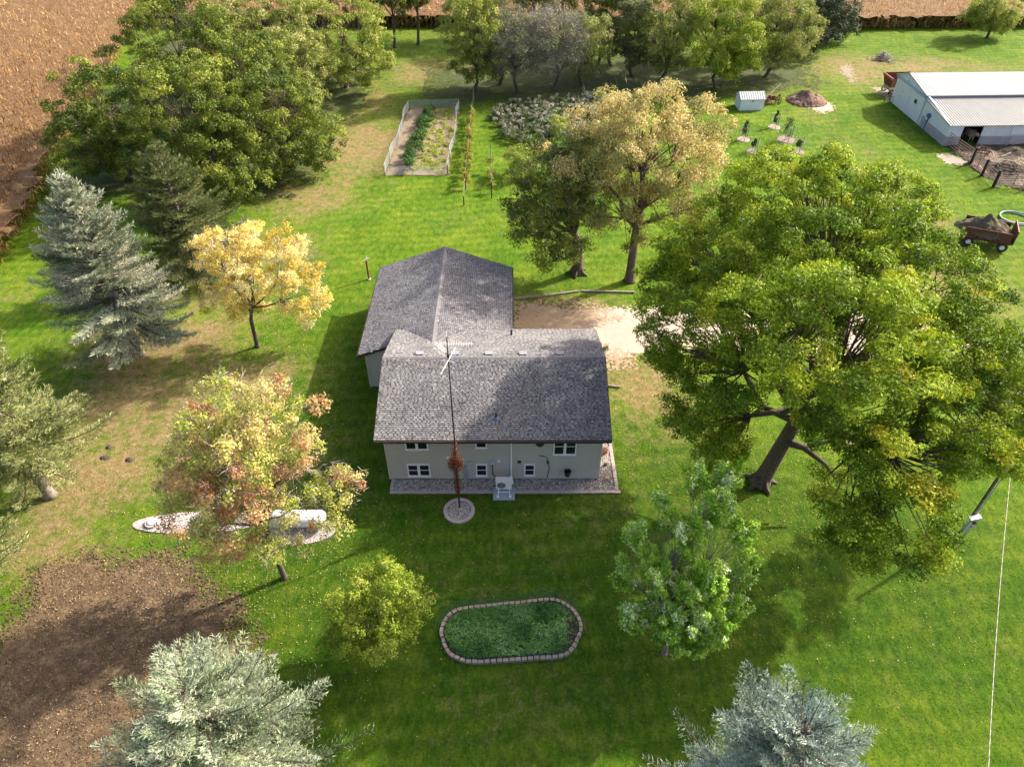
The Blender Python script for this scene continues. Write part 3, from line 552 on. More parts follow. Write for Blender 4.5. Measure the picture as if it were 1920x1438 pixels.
def shingles(name, O, u, v, L, Sl, mat, parent, keep=None, e=.132, seed=0, tabw=.27):
    rg = np.random.default_rng(seed); O, u, v = Vector(O), Vector(u).normalized(), Vector(v).normalized(); n = u.cross(v)
    if n.z < 0: n = -n
    V = []; F = []; rows = int(Sl / e); k = 0; T = []
    for r in range(rows + 1):
        x = -rg.uniform(0, .7); s0 = r * e; s1 = min((r + 1.05) * e, Sl)
        if s1 - s0 < .02: continue
        raised = r % 2 == 0
        while x < L:
            raised = not raised; wd = rg.uniform(.1, .24) if raised else rg.uniform(.05, .12)
            a, b = max(0, x), min(L, x + wd - .004); x += wd
            if b - a < .02: continue
            if keep:
                c = O + u * ((a+b)/2) + v * ((s0+s1)/2)
                if not keep(c): continue
            t = (.034 if raised else .016) + rg.uniform(-.003, .003); j = rg.uniform(-.006, .006)
            sm = s0 + (s1 - s0) * rg.uniform(.66, .8)
            for (uu, vv, h) in ((a, s0+j, .001), (b, s0+j, .001), (a, s0+j, t), (b, s0+j, t), (b, s1, .006), (a, s1, .006), (a, sm, t*.45+.003), (b, sm, t*.45+.003)):
                V.append(O + u*uu + v*vv + n*h)
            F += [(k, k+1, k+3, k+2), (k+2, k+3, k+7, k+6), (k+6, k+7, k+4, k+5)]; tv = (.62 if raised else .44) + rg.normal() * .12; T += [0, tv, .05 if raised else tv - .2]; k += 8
    F = [tuple(dict.fromkeys(f)) for f in F]
    me = bpy.data.meshes.new(name); me.from_pydata([tuple(p) for p in V], [], F); me.materials.append(mat); me.update()
    at = me.attributes.new('tint', 'FLOAT', 'FACE'); at.data.foreach_set('value', np.array(T, np.float32))
    return setp(link(name, me, parent), kind='stuff')
def board_mesh(L, e, mat, name='siding_board'):
    m = MB(); m.add([(0,0,0),(L,0,0),(0,-.03,0),(L,-.03,0),(0,-.008,e*1.04),(L,-.008,e*1.04),(0,0,e*1.04),(L,0,e*1.04)], [(0,2,3,1),(2,4,5,3),(4,6,7,5),(0,6,4,2),(1,3,5,7)])
    m.add([(0,-.031,-.004),(L,-.031,-.004),(0,-.0283,.02),(L,-.0283,.02)], [(0,1,3,2)]); me = m.mesh(name, mat); me.materials.append(M_lip_shade); me.polygons[0].material_index = 1; me.polygons[len(me.polygons)-1].material_index = 1; return me
def siding(parent, O, rz, L, zt, z0=.06, e=.153, mat=None, name='siding_board', top=None):
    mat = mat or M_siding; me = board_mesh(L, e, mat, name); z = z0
    while z < zt - .02:
        l = L; o = link(name, me, parent); o.location = (O[0], O[1], z); o.rotation_euler = (0, 0, rz)
        if top: a, b = top(z + e); o.location = (O[0] + math.cos(rz)*a, O[1] + math.sin(rz)*a, z); o.scale = (max(.02, (b - a) / L), 1, 1)
        z += e

# ------------------------------------------------------------------ the house (with its attached garage)
house = thing('house', 'pale grey sided house with grey shingle roof and an attached garage behind', 'house', (0, 0, 0))
XL, XR, YB = -6.76, 5.44, 8.67; EZ, OV, YR, RZ, SX = 3.93, .65, 4.335, 5.64, .39
k = (RZ - EZ) / (YR + OV)
wz = EZ + OV * k - .14
m = MB(); m.prism([(XL+.01, .01), (XR-.01, .01), (XR-.01, YB), (XL+.01, YB)], 0, wz)
m.add([(XL+.01,.01,wz),(XL+.01,YB,wz),(XL+.01,YR,RZ-.14),(XR-.01,.01,wz),(XR-.01,YB,wz),(XR-.01,YR,RZ-.14)], [(0,1,2),(3,5,4),(0,2,5,3),(1,4,5,2)])
m.build('wall', M_siding, house)
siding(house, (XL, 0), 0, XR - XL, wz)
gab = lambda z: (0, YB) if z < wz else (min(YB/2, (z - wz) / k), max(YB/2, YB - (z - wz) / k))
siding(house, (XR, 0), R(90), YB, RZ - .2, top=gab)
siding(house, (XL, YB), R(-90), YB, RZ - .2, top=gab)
for x in (XL, XR):
    MB().box(x - .05, x + .05, -.045, .06, .04, wz).build('corner_trim', M_siding, house)
MB().box(XL-.03, XR+.03, -.02, YB, 0, .06).build('foundation', M_concrete, house)
# roof deck
def slab(name, pts, th, mat, parent):
    n = len(pts); V = [Vector(p) for p in pts] + [Vector(p) - Vector((0, 0, th)) for p in pts]
    m = MB(); m.add(V, [tuple(range(n)), tuple(range(n, 2*n))[::-1]] + [(i, i+n, (i+1) % n + n, (i+1) % n) for i in range(n)]); return m.build(name, mat, parent)
M_deck = surf('roof_deck', (.1, .09, .09), (.07, .065, .065), 3)
x0, x1 = XL - SX, XR + SX
roof = slab('roof', [(x0,-OV,EZ),(x1,-OV,EZ),(x1,YR,RZ),(x0,YR,RZ)], .12, M_deck, house)
slab('roof', [(x0,YR,RZ),(x1,YR,RZ),(x1,2*YR+OV,EZ),(x0,2*YR+OV,EZ)], .12, M_deck, house)
sl = math.hypot(YR + OV, RZ - EZ)
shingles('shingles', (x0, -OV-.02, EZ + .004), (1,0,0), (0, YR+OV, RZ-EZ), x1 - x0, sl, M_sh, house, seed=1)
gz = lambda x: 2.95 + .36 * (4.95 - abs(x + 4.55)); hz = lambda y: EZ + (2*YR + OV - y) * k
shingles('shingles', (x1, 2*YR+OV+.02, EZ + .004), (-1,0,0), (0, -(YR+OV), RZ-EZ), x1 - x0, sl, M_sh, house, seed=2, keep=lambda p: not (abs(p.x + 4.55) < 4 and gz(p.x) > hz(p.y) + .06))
m = MB(); xx = x0; rr = random.Random(3)
while xx < x1 - .02:      # ridge caps
    b = min(xx + .3, x1); h = .05 + rr.uniform(-.006, .006)
    m.add([(xx, YR-.17, RZ-.17*k+.02), (xx, YR, RZ+h-.02), (xx, YR+.17, RZ-.17*k+.02), (b, YR-.17, RZ-.17*k+.045), (b, YR, RZ+h), (b, YR+.17, RZ-.17*k+.045)], [(0,3,4,1),(1,4,5,2),(3,0,1,4),(4,1,2,5)][:2]); xx = b + .004
m.build('ridge_caps', M_cap, house, kind='stuff')
MB().box(x0, x1, -OV-.13, -OV-.01, EZ-.15, EZ-.015).build('gutter', M_trim, house)
MB().box(x0, x1, 2*YR+OV+.01, 2*YR+OV+.12, EZ-.15, EZ-.015).build('gutter', M_trim, house)
for x in (x0 - .03, x1 + .001):
    m = MB()
    for (ya, za, yb, zb) in ((-OV, EZ, YR, RZ), (YR, RZ, 2*YR+OV, EZ)):
        m.add([(x,ya,za-.16),(x+.03,ya,za-.16),(x+.03,ya,za+.02),(x,ya,za+.02),(x,yb,zb-.16),(x+.03,yb,zb-.16),(x+.03,yb,zb+.02),(x,yb,zb+.02)], [(0,1,2,3),(4,7,6,5),(0,4,5,1),(1,5,6,2),(2,6,7,3),(3,7,4,0)])
    m.build('rake_board', M_trim, house)
# garage wing
GX0, GX1, GY0, GY1, GR, GE, GK = -9.5, .4, 7.85, 18.4, -4.55, 2.95, .36
m = MB(); m.box(-9.09, .04, 8.18, 18.1, 0, 2.98); m.add([(-9.09,8.18,2.98),(.04,8.18,2.98),(GR,8.18,4.6),(-9.09,18.1,2.98),(.04,18.1,2.98),(GR,18.1,4.6)], [(0,1,2),(3,5,4),(0,2,5,3),(1,4,5,2)]); m.build('garage_wall', M_siding, house)
def gtop(z): return (0, 2.35)
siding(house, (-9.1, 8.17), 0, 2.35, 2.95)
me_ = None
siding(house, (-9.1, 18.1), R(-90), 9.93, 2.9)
MB().box(-9.16, -9.06, 8.11, 8.22, 0, 3).build('corner_trim', M_siding, house)
zr = GE + 4.95*GK
slab('garage_roof', [(GX0,GY0,GE),(-7.16,GY0,gz(-7.16)),(-7.16,8.6,gz(-7.16)),(-6.8,8.9,gz(-6.8)),(GR,6.95,zr),(GR,GY1,zr),(GX0,GY1,GE)], .12, M_deck, house)
slab('garage_roof', [(GR,6.95,zr),(-2.3,8.9,gz(-2.3)),(GX1,8.9,GE),(GX1,GY1,GE),(GR,GY1,zr)], .12, M_deck, house)
def gkeep(p):
    if p.y < 6.9: return False
    if p.x < -7.16: return p.y > GY0
    if p.y < 9.32: return gz(p.x) > hz(p.y) + .02 or (p.x < -7 and p.y > 8.6)
    return True
gs = math.hypot(4.95, 4.95*GK)
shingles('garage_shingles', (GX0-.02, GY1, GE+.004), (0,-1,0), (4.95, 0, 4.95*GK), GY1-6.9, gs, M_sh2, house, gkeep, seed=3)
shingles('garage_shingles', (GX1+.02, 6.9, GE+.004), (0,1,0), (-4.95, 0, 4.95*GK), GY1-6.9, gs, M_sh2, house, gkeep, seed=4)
m = MB(); yy = 6.95
while yy < GY1 - .02:
    b = min(yy + .3, GY1); m.add([(GR-.17, yy, zr-.04), (GR, yy, zr+.03), (GR+.17, yy, zr-.04), (GR-.17, b, zr-.015), (GR, b, zr+.055), (GR+.17, b, zr-.015)], [(0,1,4,3),(1,2,5,4)]); yy = b + .004
m.build('ridge_caps', M_cap, house, kind='stuff')
MB().box(GX1+.005, GX1+.11, 9.4, GY1, GE-.14, GE-.01).build('gutter', M_trim, house)
MB().box(GX0-.11, GX0-.005, GY0, GY1, GE-.14, GE-.01).build('gutter', M_trim, house)
m = MB(); ya = GY0
for (xa, za, xb, zb) in ((GX0, GE, -7.16, gz(-7.16)),):
    m.add([(xa,ya-.035,za-.16),(xa,ya-.005,za-.16),(xa,ya-.005,za+.02),(xa,ya-.035,za+.02),(xb,ya-.035,zb-.16),(xb,ya-.005,zb-.16),(xb,ya-.005,zb+.02),(xb,ya-.035,zb+.02)], [(0,1,2,3),(4,7,6,5),(0,4,5,1),(1,5,6,2),(2,6,7,3),(3,7,4,0)])
m.build('rake_board', M_trim, house)
for i, X0 in enumerate((788, 854, 917, 981, 1050)):       # hooded vents just behind the ridge
    c = G(X0, 662, 5.5); yy = YR + .55; zz = RZ - .55*k
    m = MB(); m.box(c.x-.2, c.x+.2, yy-.16, yy+.16, zz-.02, zz+.14); m.box(c.x-.23, c.x+.23, yy-.2, yy+.12, zz+.142, zz+.17); m.build('roof_vent', surf('vent_grey', (.3,.3,.32), (.24,.24,.27), 3, .6), house)
c = G(930, 771, 4.9); yy = c.y; zz = EZ + (yy + OV)*k
v1 = MB().cyl((c.x, yy, zz), .055, .42, 10).build('vent_pipe', M_dark, house, True); MB().cyl((c.x, yy, zz+.01), .16, .1, 12, .07).build('flashing', surf('blue_flashing', (.12,.22,.36)), v1)
c = G(959, 626, 4.4); zz = hz(c.y)
MB().cyl((c.x, c.y, zz-.1), .07, .5, 10).build('vent_pipe', M_dark, house, True)
# windows
def window(X0, X1, Z0, Z1, n, hung=True):
    t = .075; f = MB(); y0, y1 = -.085, -.0
    f.box(X0, X0+t, y0, y1, Z0, Z1).box(X1-t, X1, y0, y1, Z0, Z1).box(X0+t, X1-t, y0, y1, Z0, Z0+t).box(X0+t, X1-t, y0, y1, Z1-t, Z1)
    wd = (X1 - X0 - 2*t)
    if n == 2: f.box((X0+X1)/2-.075, (X0+X1)/2+.075, y0-.003, y1, Z0+t, Z1-t)
    f.box(X0-.03, X1+.03, y0-.03, y0+.02, Z0-.03, Z0+.012)
    fo = f.build('window', M_white, house)
    segs = [(X0+t, X1-t)] if n == 1 else [(X0+t, (X0+X1)/2-.075), ((X0+X1)/2+.075, X1-t)]
    for a, b in segs:
        MB().box(a, b, -.05, -.04, Z0+t, Z1-t).build('pane', M_glass, fo)
        if hung: MB().box(a, b, -.066, -.052, (Z0+Z1)/2-.022, (Z0+Z1)/2+.022).build('sash_rail', M_white, fo)
    return fo
def wpx(xa, xb, yb, yt=None, zt=None):
    a = onY(xa, yb, -.06); b = onY(xb, yb, -.06); z1 = zt if zt else onY(xa, yt, -.06).z
    return a.x, b.x, a.z, z1
window(*wpx(760.5, 803.5, 843, zt=3.45), 2, False); window(*wpx(765.5, 808, 892.5, 870.5), 2); window(*wpx(891.5, 913.3, 840, zt=3.35), 1, False)
window(*wpx(892.8, 914, 892, 870.5), 1); window(*wpx(1036.8, 1080, 852.5, zt=3.45), 2); window(*wpx(982.5, 1002.8, 891.3, 870.5), 1)
# downspout, boxes and cables on the wall
c = onY(958.5, 830, -.09); e = onY(960.5, 893, -.09)
m = MB().bar((c.x, -.6, EZ-.1), (c.x, -.08, EZ-.45), .09, .07).bar((c.x, -.08, EZ-.45), (c.x, -.08, .3), .09, .07).bar((c.x, -.08, .32), (c.x+.1, -.45, .06), .09, .07); m.build('downspout', M_white, house)
def wbox(name, x, y, wd, h, mat, dp=.12):
    p = onY(x, y, -.1); return MB().box(p.x-wd/2, p.x+wd/2, -.03-dp, -.02, p.z-h/2, p.z+h/2).build(name, mat, house)
M_bluebox = surf('grey_blue_box', (.42, .5, .58), (.35, .42, .5), 4, .5)
b1 = wbox('junction_box', 881, 868, .26, .24, M_bluebox); wbox('junction_box', 880, 873.5, .16, .18, M_bluebox, .16); b2 = wbox('disconnect_box', 923, 866.5, .2, .28, M_bluebox, .13); wbox('outlet_cover', 935, 865.7, .14, .2, M_white, .04)
wbox('electric_meter', 850.5, 876, .24, .42, M_bluebox, .16); wbox('wall_vent', 973.8, 866.7, .2, .16, M_dark, .08)
def wcable(name, P, r, mat): q = [onY(x, y, -.07) for x, y in P]; return MB().tube([(p.x, -.075, p.z) for p in q], r, 6).build(name, mat, house)
wcable('conduit', [(850.5,880),(852,889),(852.5,898)], .045, M_bluebox); wcable('conduit', [(923,871),(924,888),(926,892),(931,894),(957,895)], .03, M_dark)
wcable('pipe', [(870.5,872),(871.5,898)], .03, M_gal); wcable('pipe', [(873,877),(874,899)], .04, M_gal); wcable('pipe', [(877,884),(877.5,899)], .02, M_gal)
wcable('cable', [(1011,854.5),(1018,854.8),(1024,857),(1027,862),(1027.5,868),(1029.5,873),(1029.8,879),(1027.5,888),(1024.5,898)], .018, M_dark)
p = onY(1027, 867, -.08); MB().box(p.x-.06, p.x+.06, -.12, -.03, p.z-.08, p.z+.08).build('cable_box', M_dark, house)
p = onY(1012.6, 830, -.2); m = MB(); m.tube([(p.x-.0, -.06, p.z), (p.x, -.3, p.z)], [.24, .24], 14); m.box(p.x-.17, p.x+.17, -.3, -.04, p.z+.12, p.z+.34); ho = m.build('hose_reel', M_dark, house)
m = MB()
for i in range(5):
    a_ = [(p.x + math.cos(t)*.21, -.1-.045*i, p.z + math.sin(t)*.21 - .03) for t in np.linspace(0, 2*math.pi, 15)]; m.tube(a_, .028, 5, False)
m.build('hose', surf('green_hose', (.02, .2, .14), (.015, .15, .1)), ho)
p = onY(1064, 886, -.2)
m = MB(); m.tube([(p.x, -.22, p.z-.22), (p.x, -.22, p.z+.18)], [.15, .21], 14, False); m.add([(p.x + math.cos(t)*.15, -.22+math.sin(t)*.15, p.z-.215) for t in np.linspace(0, 2*math.pi, 13)[:-1]], [tuple(range(12))])
pk = m.build('wall_bucket', M_dark, house); MB().tube([(p.x+math.cos(t)*.21, -.22, p.z+.18+math.sin(t)*.2) for t in np.linspace(0, math.pi, 9)], .012, 5, False).build('bucket_handle', M_gal, pk)
MB().box(-7.35, -6.82, 4.0, 4.7, 1.9, 2.35).build('window_cooler', M_bluebox, house)

# ------------------------------------------------------------------ gravel strip and edging
def stones(name, poly, n, r0, r1, mat, parent, seed, z=.03):
    rg = np.random.default_rng(seed); P = np.array([(p[0], p[1]) for p in poly]); q = np.empty((0, 2))
    while len(q) < n:
        c = rg.uniform(P.min(0), P.max(0), (n, 2)); q = np.concatenate([q, c[sdf_poly(poly, c[:, 0], c[:, 1]) < -.03]])
    q = q[:n]; O = np.array([(1,0,0),(0,1,0),(-1,0,0),(0,-1,0),(0,0,1),(0,0,-1)], float)
    a = rg.uniform(0, 6.28, n); r = rg.uniform(r0, r1, (n, 1)); sc = np.stack([rg.uniform(.8, 1.3, n), rg.uniform(.6, 1, n), rg.uniform(.4, .8, n)], -1)
    W = O[None] * sc[:, None] * r[:, None]; ca, sa = np.cos(a)[:, None], np.sin(a)[:, None]
    W = np.stack([W[..., 0]*ca - W[..., 1]*sa, W[..., 0]*sa + W[..., 1]*ca, W[..., 2]], -1) + np.stack([q[:, 0], q[:, 1], np.full(n, z)], -1)[:, None]
    T = np.array([(0,1,4),(1,2,4),(2,3,4),(3,0,4),(1,0,5),(2,1,5),(3,2,5),(0,3,5)]); F = (T[None] + np.arange(n)[:, None, None]*6).reshape(-1, 3)
    return setp(link(name, np_mesh(name, W.reshape(-1, 3), F, mat, False), parent), kind='stuff')
M_bedbase = surf('gravel_base', (.24, .21, .2), (.14, .125, .12), 14, .95, bmp=.8, bscale=30)
fy = -1.13; sx = 6.55; lx = -6.66
strip = MB().prism([(lx, fy), (sx, fy), (sx, 4.6), (XR-.01, 4.6), (XR-.01, .02), (lx, .02)], .0, .035).build('gravel_strip', M_bedbase); setp(strip, kind='structure')
stones('pebbles', [(lx+.2, fy+.2), (sx-.2, fy+.2), (sx-.2, 4.5), (XR+.04, 4.5), (XR+.04, -.04), (lx+.2, -.04)], 5200, .035, .075, M_pebble, strip, 5)
pm = MB().box(-.143, .143, -.1, .1, 0, .075).mesh('paver', M_paver)
def pav(x, y, rz, parent, me=pm):
    o = link('paver', me, parent); o.location = (x + random.uniform(-.008, .008), y + random.uniform(-.01, .01), .004); o.rotation_euler = (0, 0, rz + random.uniform(-.03, .03)); o.scale = (1, 1, random.uniform(.85, 1.2))
xx = lx + .15
while xx < sx: pav(xx, fy + .09, 0, strip); xx += .296
yy = fy + .36
while yy < 4.5: pav(sx - .09, yy, R(90), strip); yy += .296
yy = fy + .36
while yy < .0: pav(lx + .09, yy, R(90), strip); yy += .296
# terracotta things on the side strip
pot = thing('clay_pot', 'orange clay pot upright on the gravel strip beside the right wall', 'plant pot', tuple(G(1134, 850, .0)))
MB().tube([(0,0,.03),(0,0,.1),(0,0,.3),(0,0,.34)], [.12, .15, .2, .22], 14).build('pot_body', surf('terracotta', (.42, .14, .09), (.35, .11, .07)), pot, True)
MB().cyl((0,0,.335), .18, .015, 12).build('pot_soil', M_soil, pot)
o = MB().tube([(-.14,0,.08),(-.05,0,.14),(.06,.02,.13),(.15,0,.08)], [.05,.1,.11,.05], 8).build('pink_rock', surf('pink_rock', (.5, .28, .23), (.4, .22, .18))); o.location = G(1137.5, 900); setp(o, 'flat pink rock at the lower corner of the side gravel strip', 'rock')
o = MB().cyl((0,0,.02), .1, .16, 9, .09).build('small_black_pot', M_dark); o.location = G(1135, 873); setp(o, 'small black pot on the side gravel between clay pot and pink rock', 'plant pot')
# heat pump
pc = G(945, 926); pad = MB().box(-.62, .62, -.5, .42, 0, .09).build('concrete_pad', M_concrete); pad.location = (pc.x, pc.y, .03); setp(pad, 'blue-grey concrete pad under the heat pump', 'slab')
hp = thing('heat_pump', 'white outdoor heat pump on short legs in front of the wall', 'heat pump', (pc.x, pc.y + .12, .12))
M_hp = surf('enamel', (.78, .76, .73), (.72, .7, .68), 3, .45)
MB().box(-.45, .45, -.16, .18, .36, .98).build('casing', M_hp, hp); MB().box(-.47, .47, -.18, .2, .982, 1.005).build('lid', M_hp, hp)
gr = MB()
for r_ in (.06, .11, .16, .21): gr.tube([(-.14 + math.cos(t)*r_, -.175, .67 + math.sin(t)*r_) for t in np.linspace(0, 2*math.pi, 21)], .008, 4, False)
for a_ in range(6): gr.bar((-.14, -.176, .67), (-.14 + math.cos(a_*1.047)*.24, -.176, .67 + math.sin(a_*1.047)*.24), .01)
MB().tube([(-.14, -.162, .67), (-.14, -.168, .67)], .24, 24).build('fan_opening', M_dark, hp); gr.build('fan_guard', M_gal, hp)
for sx_ in (-.32, .32):
    MB().tube([(sx_, .15, .36), (sx_, -.14, .36), (sx_, -.34, .3), (sx_*1.12, -.42, .04)], .025, 6).build('leg', M_white, hp)
    MB().cyl((sx_*1.12, -.42, 0), .07, .05, 10).build('foot', M_white, hp); MB().tube([(sx_, .12, .36), (sx_, .16, .0)], .022, 6).build('leg', M_white, hp)
MB().bar((-.34, -.33, .3), (.34, -.33, .3), .035).build('cross_bar', M_white, hp)

# ------------------------------------------------------------------ mast, aerials, round bed
mb_ = G(861.7, 951.7); mx, my = mb_.x, mb_.y
bc = G(861, 958)
bed = MB().prism([(bc.x + math.cos(t)*.86, bc.y + math.sin(t)*.86) for t in np.linspace(0, 2*math.pi, 33)[:-1]], 0, .04).build('round_bed', M_bedbase)
setp(bed, 'round pebble bed ringed with pavers at the foot of the mast', 'garden bed')
stones('pebbles', [(bc.x + math.cos(t)*.68, bc.y + math.sin(t)*.68) for t in np.linspace(0, 2*math.pi, 25)[:-1]], 700, .03, .065, M_pebble, bed, 6, .035)
for i in range(18): a_ = i * 2*math.pi/18; pav(bc.x + math.cos(a_)*.78, bc.y + math.sin(a_)*.78, a_ + R(90), bed)
mast = thing('antenna_mast', 'thin dark television mast with two pale aerials in front of the house', 'antenna mast', (mx, my, 0))
MB().tube([(0,0,.0),(0,0,4),(0,0,8),(0,0,12.15)], [.055,.045,.038,.026], 8).build('pole', M_darkwood, mast)
m = MB(); zz = 11.75
for zc in (zz,): m.bar((-.62, 0, zc), (1.2, -.02, zc), .028)
for i in range(15): x = -.5 + i*.115; m.bar((x, -.16, zz), (x, .16, zz), .012)
for (dx, dz) in ((.66, .62), (.5, -.52)):
    m.bar((-.62, .03, zz), (-.62+dx, .03, zz+dz), .022); m.bar((-.62, -.25, zz), (-.62+dx, -.25, zz+dz), .016); m.bar((-.62, .25, zz), (-.62+dx, .25, zz+dz), .016)
    for i in range(8): t = (i+.5)/8; m.bar((-.62+dx*t, -.3, zz+dz*t), (-.62+dx*t, .3, zz+dz*t), .012)
m.build('aerial', M_antenna, mast)
a, b = G(826, 702, 10.7), G(854, 652, 10.9); m = MB(); m.bar((a.x-mx, a.y-my, 10.7), (b.x-mx, b.y-my, 10.9), .035)
d = (b - a).normalized(); sd_ = Vector((-d.y, d.x, 0))
for t, l in ((.03, .1), (.25, .2), (.5, .26), (.75, .22), (.97, .26)): q = a + (b-a)*t; q = Vector((q.x-mx, q.y-my, 10.7+.2*t)); m.bar(q - sd_*l, q + sd_*l, .014)
m.build('lower_aerial', M_antenna, mast); MB().box(-.06, .06, -.06, .06, 11.0, 11.12).build('clamp', M_dark, mast)
F_vine = leafmat('vine_leaves', [(.12, .035, .02), (.25, .08, .04), (.34, .14, .06)], .3)
rg = np.random.default_rng(9); hh = np.concatenate([rg.uniform(1.2, 5.3, 900), rg.normal(3.7, .28, 900)]); rad = .06 + .11 * rg.random(1800) + np.where(np.abs(hh - 3.7) < .5, .3 * rg.random(1800), 0)
an = rg.uniform(0, 6.28, 1800); P = np.stack([np.cos(an)*rad - .04, np.sin(an)*rad*.5, hh], -1); V, F = leaf_cloud(rg, P, rg.normal(size=(1800, 3)), .09, .07)
me = np_mesh('vine', V, F, F_vine, tint=rg.random(1800)); vo = link('climbing_vine', me); vo.location = (mx, my, 0); setp(vo, 'red-brown creeper climbing the lower part of the mast', 'vine')
MB().tube([(.05,.0,.0),(-.05,.04,1.2),(.06,-.03,2.4),(-.04,.05,3.6),(.02,0,5.2)], .018, 5).build('vine_stem', M_bark, vo)

# ------------------------------------------------------------------ oval bed
ol = [(828,1180),(840,1155),(866.7,1141),(916.7,1135),(966.7,1130),(1016.7,1125),(1041.7,1124.7),(1066.7,1136.7),(1083,1155),(1089,1176.7),(1083,1196.7),(1070,1218),(1050,1229),(1000,1233),(941.7,1237.5),(888,1240),(858,1233),(840,1220),(831,1200)]
op = [G(x, y, .12) for x, y in ol]
fb = thing('oval_bed', 'oval raised bed of low green plants edged with pinkish blocks', 'garden bed')
def resample(P, step):
    P = [Vector((p.x, p.y, 0)) for p in P]; P = P + [P[0]]; n = len(P) - 1; out = []
    C = []      # smooth closed curve
    for i in range(n):
        p0, p1, p2, p3 = P[(i-1) % n], P[i], P[(i+1) % n], P[(i+2) % n]
        for t in np.linspace(0, 1, 12)[:-1]:
            C.append(.5*((2*p1) + (p2-p0)*t + (2*p0-5*p1+4*p2-p3)*t*t + (3*p1-p0-3*p2+p3)*t**3))
    C.append(C[0]); L = [0]
    for i in range(len(C)-1): L.append(L[-1] + (C[i+1]-C[i]).length)
    m = int(L[-1] / step); 
    for k in range(m):
        s = L[-1]*k/m; i = max(j for j in range(len(L)) if L[j] <= s); i = min(i, len(C)-2); t = (s-L[i])/max(1e-6, L[i+1]-L[i]); out.append((C[i].lerp(C[i+1], t), (C[i+1]-C[i]).normalized()))
    return out
rs = resample(op, .29)
blk = MB(); blk.add([(-.13,-.08,0),(.13,-.08,0),(.115,.08,0),(-.115,.08,0),(-.13,-.08,.18),(.13,-.08,.18),(.115,.08,.18),(-.115,.08,.18)], [(0,3,2,1),(4,5,6,7),(0,1,5,4),(1,2,6,5),(2,3,7,6),(3,0,4,7)])
M_blk = surf('edging_block', (.42, .31, .26), (.3, .23, .2), 2.5, .9, bmp=.4)
bm_ = blk.mesh('edging_block', M_blk)
for p, t in rs:
    o = link('edging_block', bm_, fb); o.location = (p.x, p.y, 0); o.rotation_euler = (0, random.uniform(-.04, .04), math.atan2(t.y, t.x) + math.pi + random.uniform(-.05, .05)); o.scale = (random.uniform(.9, 1.04), 1, random.uniform(.85, 1.1))
ip = [(p.x, p.y) for p, t in rs]; cx_, cy_ = np.mean([q[0] for q in ip]), np.mean([q[1] for q in ip]); ip2 = [(cx_+(x-cx_)*.97, cy_+(y-cy_)*.93) for x, y in ip]
MB().prism(ip2, 0, .1).build('bed_soil', M_soil, fb)
F_bed = leafmat('bed_leaves', [(.06, .18, .04), (.13, .3, .06), (.22, .4, .12)], .35)
rg = np.random.default_rng(31); n = 17000; c = rg.uniform(np.array(ip).min(0), np.array(ip).max(0), (n, 2)); dd = sdf_poly(ip2, c[:, 0], c[:, 1])
kp = (dd < -.06) & ~((c[:, 0] > 3.0) & (rg.random(n) < .75)); c = c[kp]; hgt = .12 + .2*vnoise(c[:, 0], c[:, 1], .22, 5) * rg.random(len(c))**.5 + .05; P = np.column_stack([c, hgt]); V, F = leaf_cloud(rg, P, np.tile([0, 0, 1.], (len(P), 1)), .1, .075, .6)
setp(link('ground_cover', np_mesh('ground_cover', V, F, F_bed, tint=np.clip(vnoise(c[:, 0], c[:, 1], .9, 2)*1.4-.2 + rg.normal(size=len(c))*.12, 0, 1)), fb), kind='stuff')
# garden netting round it
M_net, nt_, p_ = newmat('green_netting'); p_.inputs['Base Color'].default_value = (.02, .2, .17, 1); p_.inputs['Roughness'].default_value = .7
tr_ = nt_.nodes.new('ShaderNodeBsdfTransparent'); ms_ = nt_.nodes.new('ShaderNodeMixShader'); ms_.inputs[0].default_value = .15
nt_.links.new(tr_.outputs[0], ms_.inputs[1]); nt_.links.new(p_.outputs[0], ms_.inputs[2]); nt_.links.new(ms_.outputs[0], nt_.nodes['Material Output'].inputs[0])
net = thing('netting_fence', 'see-through green garden netting standing round the oval bed', 'fence')
m = MB(); rs2 = resample([Vector((cx_+(p.x-cx_)*1.035, cy_+(p.y-cy_)*1.09, 0)) for p in op], .3); n = len(rs2)
V = [(p.x, p.y, 0.01) for p, t in rs2] + [(p.x + .03*math.sin(i*1.3), p.y+.04*math.cos(i), .8) for i, (p, t) in enumerate(rs2)]
m.add(V, [(i, (i+1) % n, n+(i+1) % n, n+i) for i in range(n)]); m.build('net', M_net, net)
M_netp = surf('green_stake', (.03, .14, .11), (.03, .12, .1))
for i in range(0, n, 8): p = rs2[i][0]; MB().tube([(p.x, p.y, 0), (p.x, p.y, .86)], .012, 5).build('stake', M_netp, net)

# ------------------------------------------------------------------ tank and white pebble beds
def blob_poly(c, rx, ry, rz=0, n=28): return [(c.x + math.cos(t)*rx*math.cos(rz) - math.sin(t)*ry*math.sin(rz), c.y + math.cos(t)*rx*math.sin(rz) + math.sin(t)*ry*math.cos(rz)) for t in np.linspace(0, 2*math.pi, n+1)[:-1]]
M_wbase = surf('white_gravel_base', (.5, .43, .41), (.38, .32, .31), 12, .95, bmp=.6, bscale=25)
c = G(560, 993); P_ = blob_poly(c, 2.05, 1.0); tbed = MB().prism(P_, 0, .04).build('tank_bed', M_wbase); setp(tbed, 'pinkish pebble bed under the white propane tank', 'garden bed'); stones('pebbles', P_, 1800, .03, .07, M_whitepebble, tbed, 15, .035)
c2 = G(560, 990); tank = thing('propane_tank', 'white horizontal propane tank behind the orange tree trunk', 'propane tank', (c2.x+.1, c2.y+.1, .04))
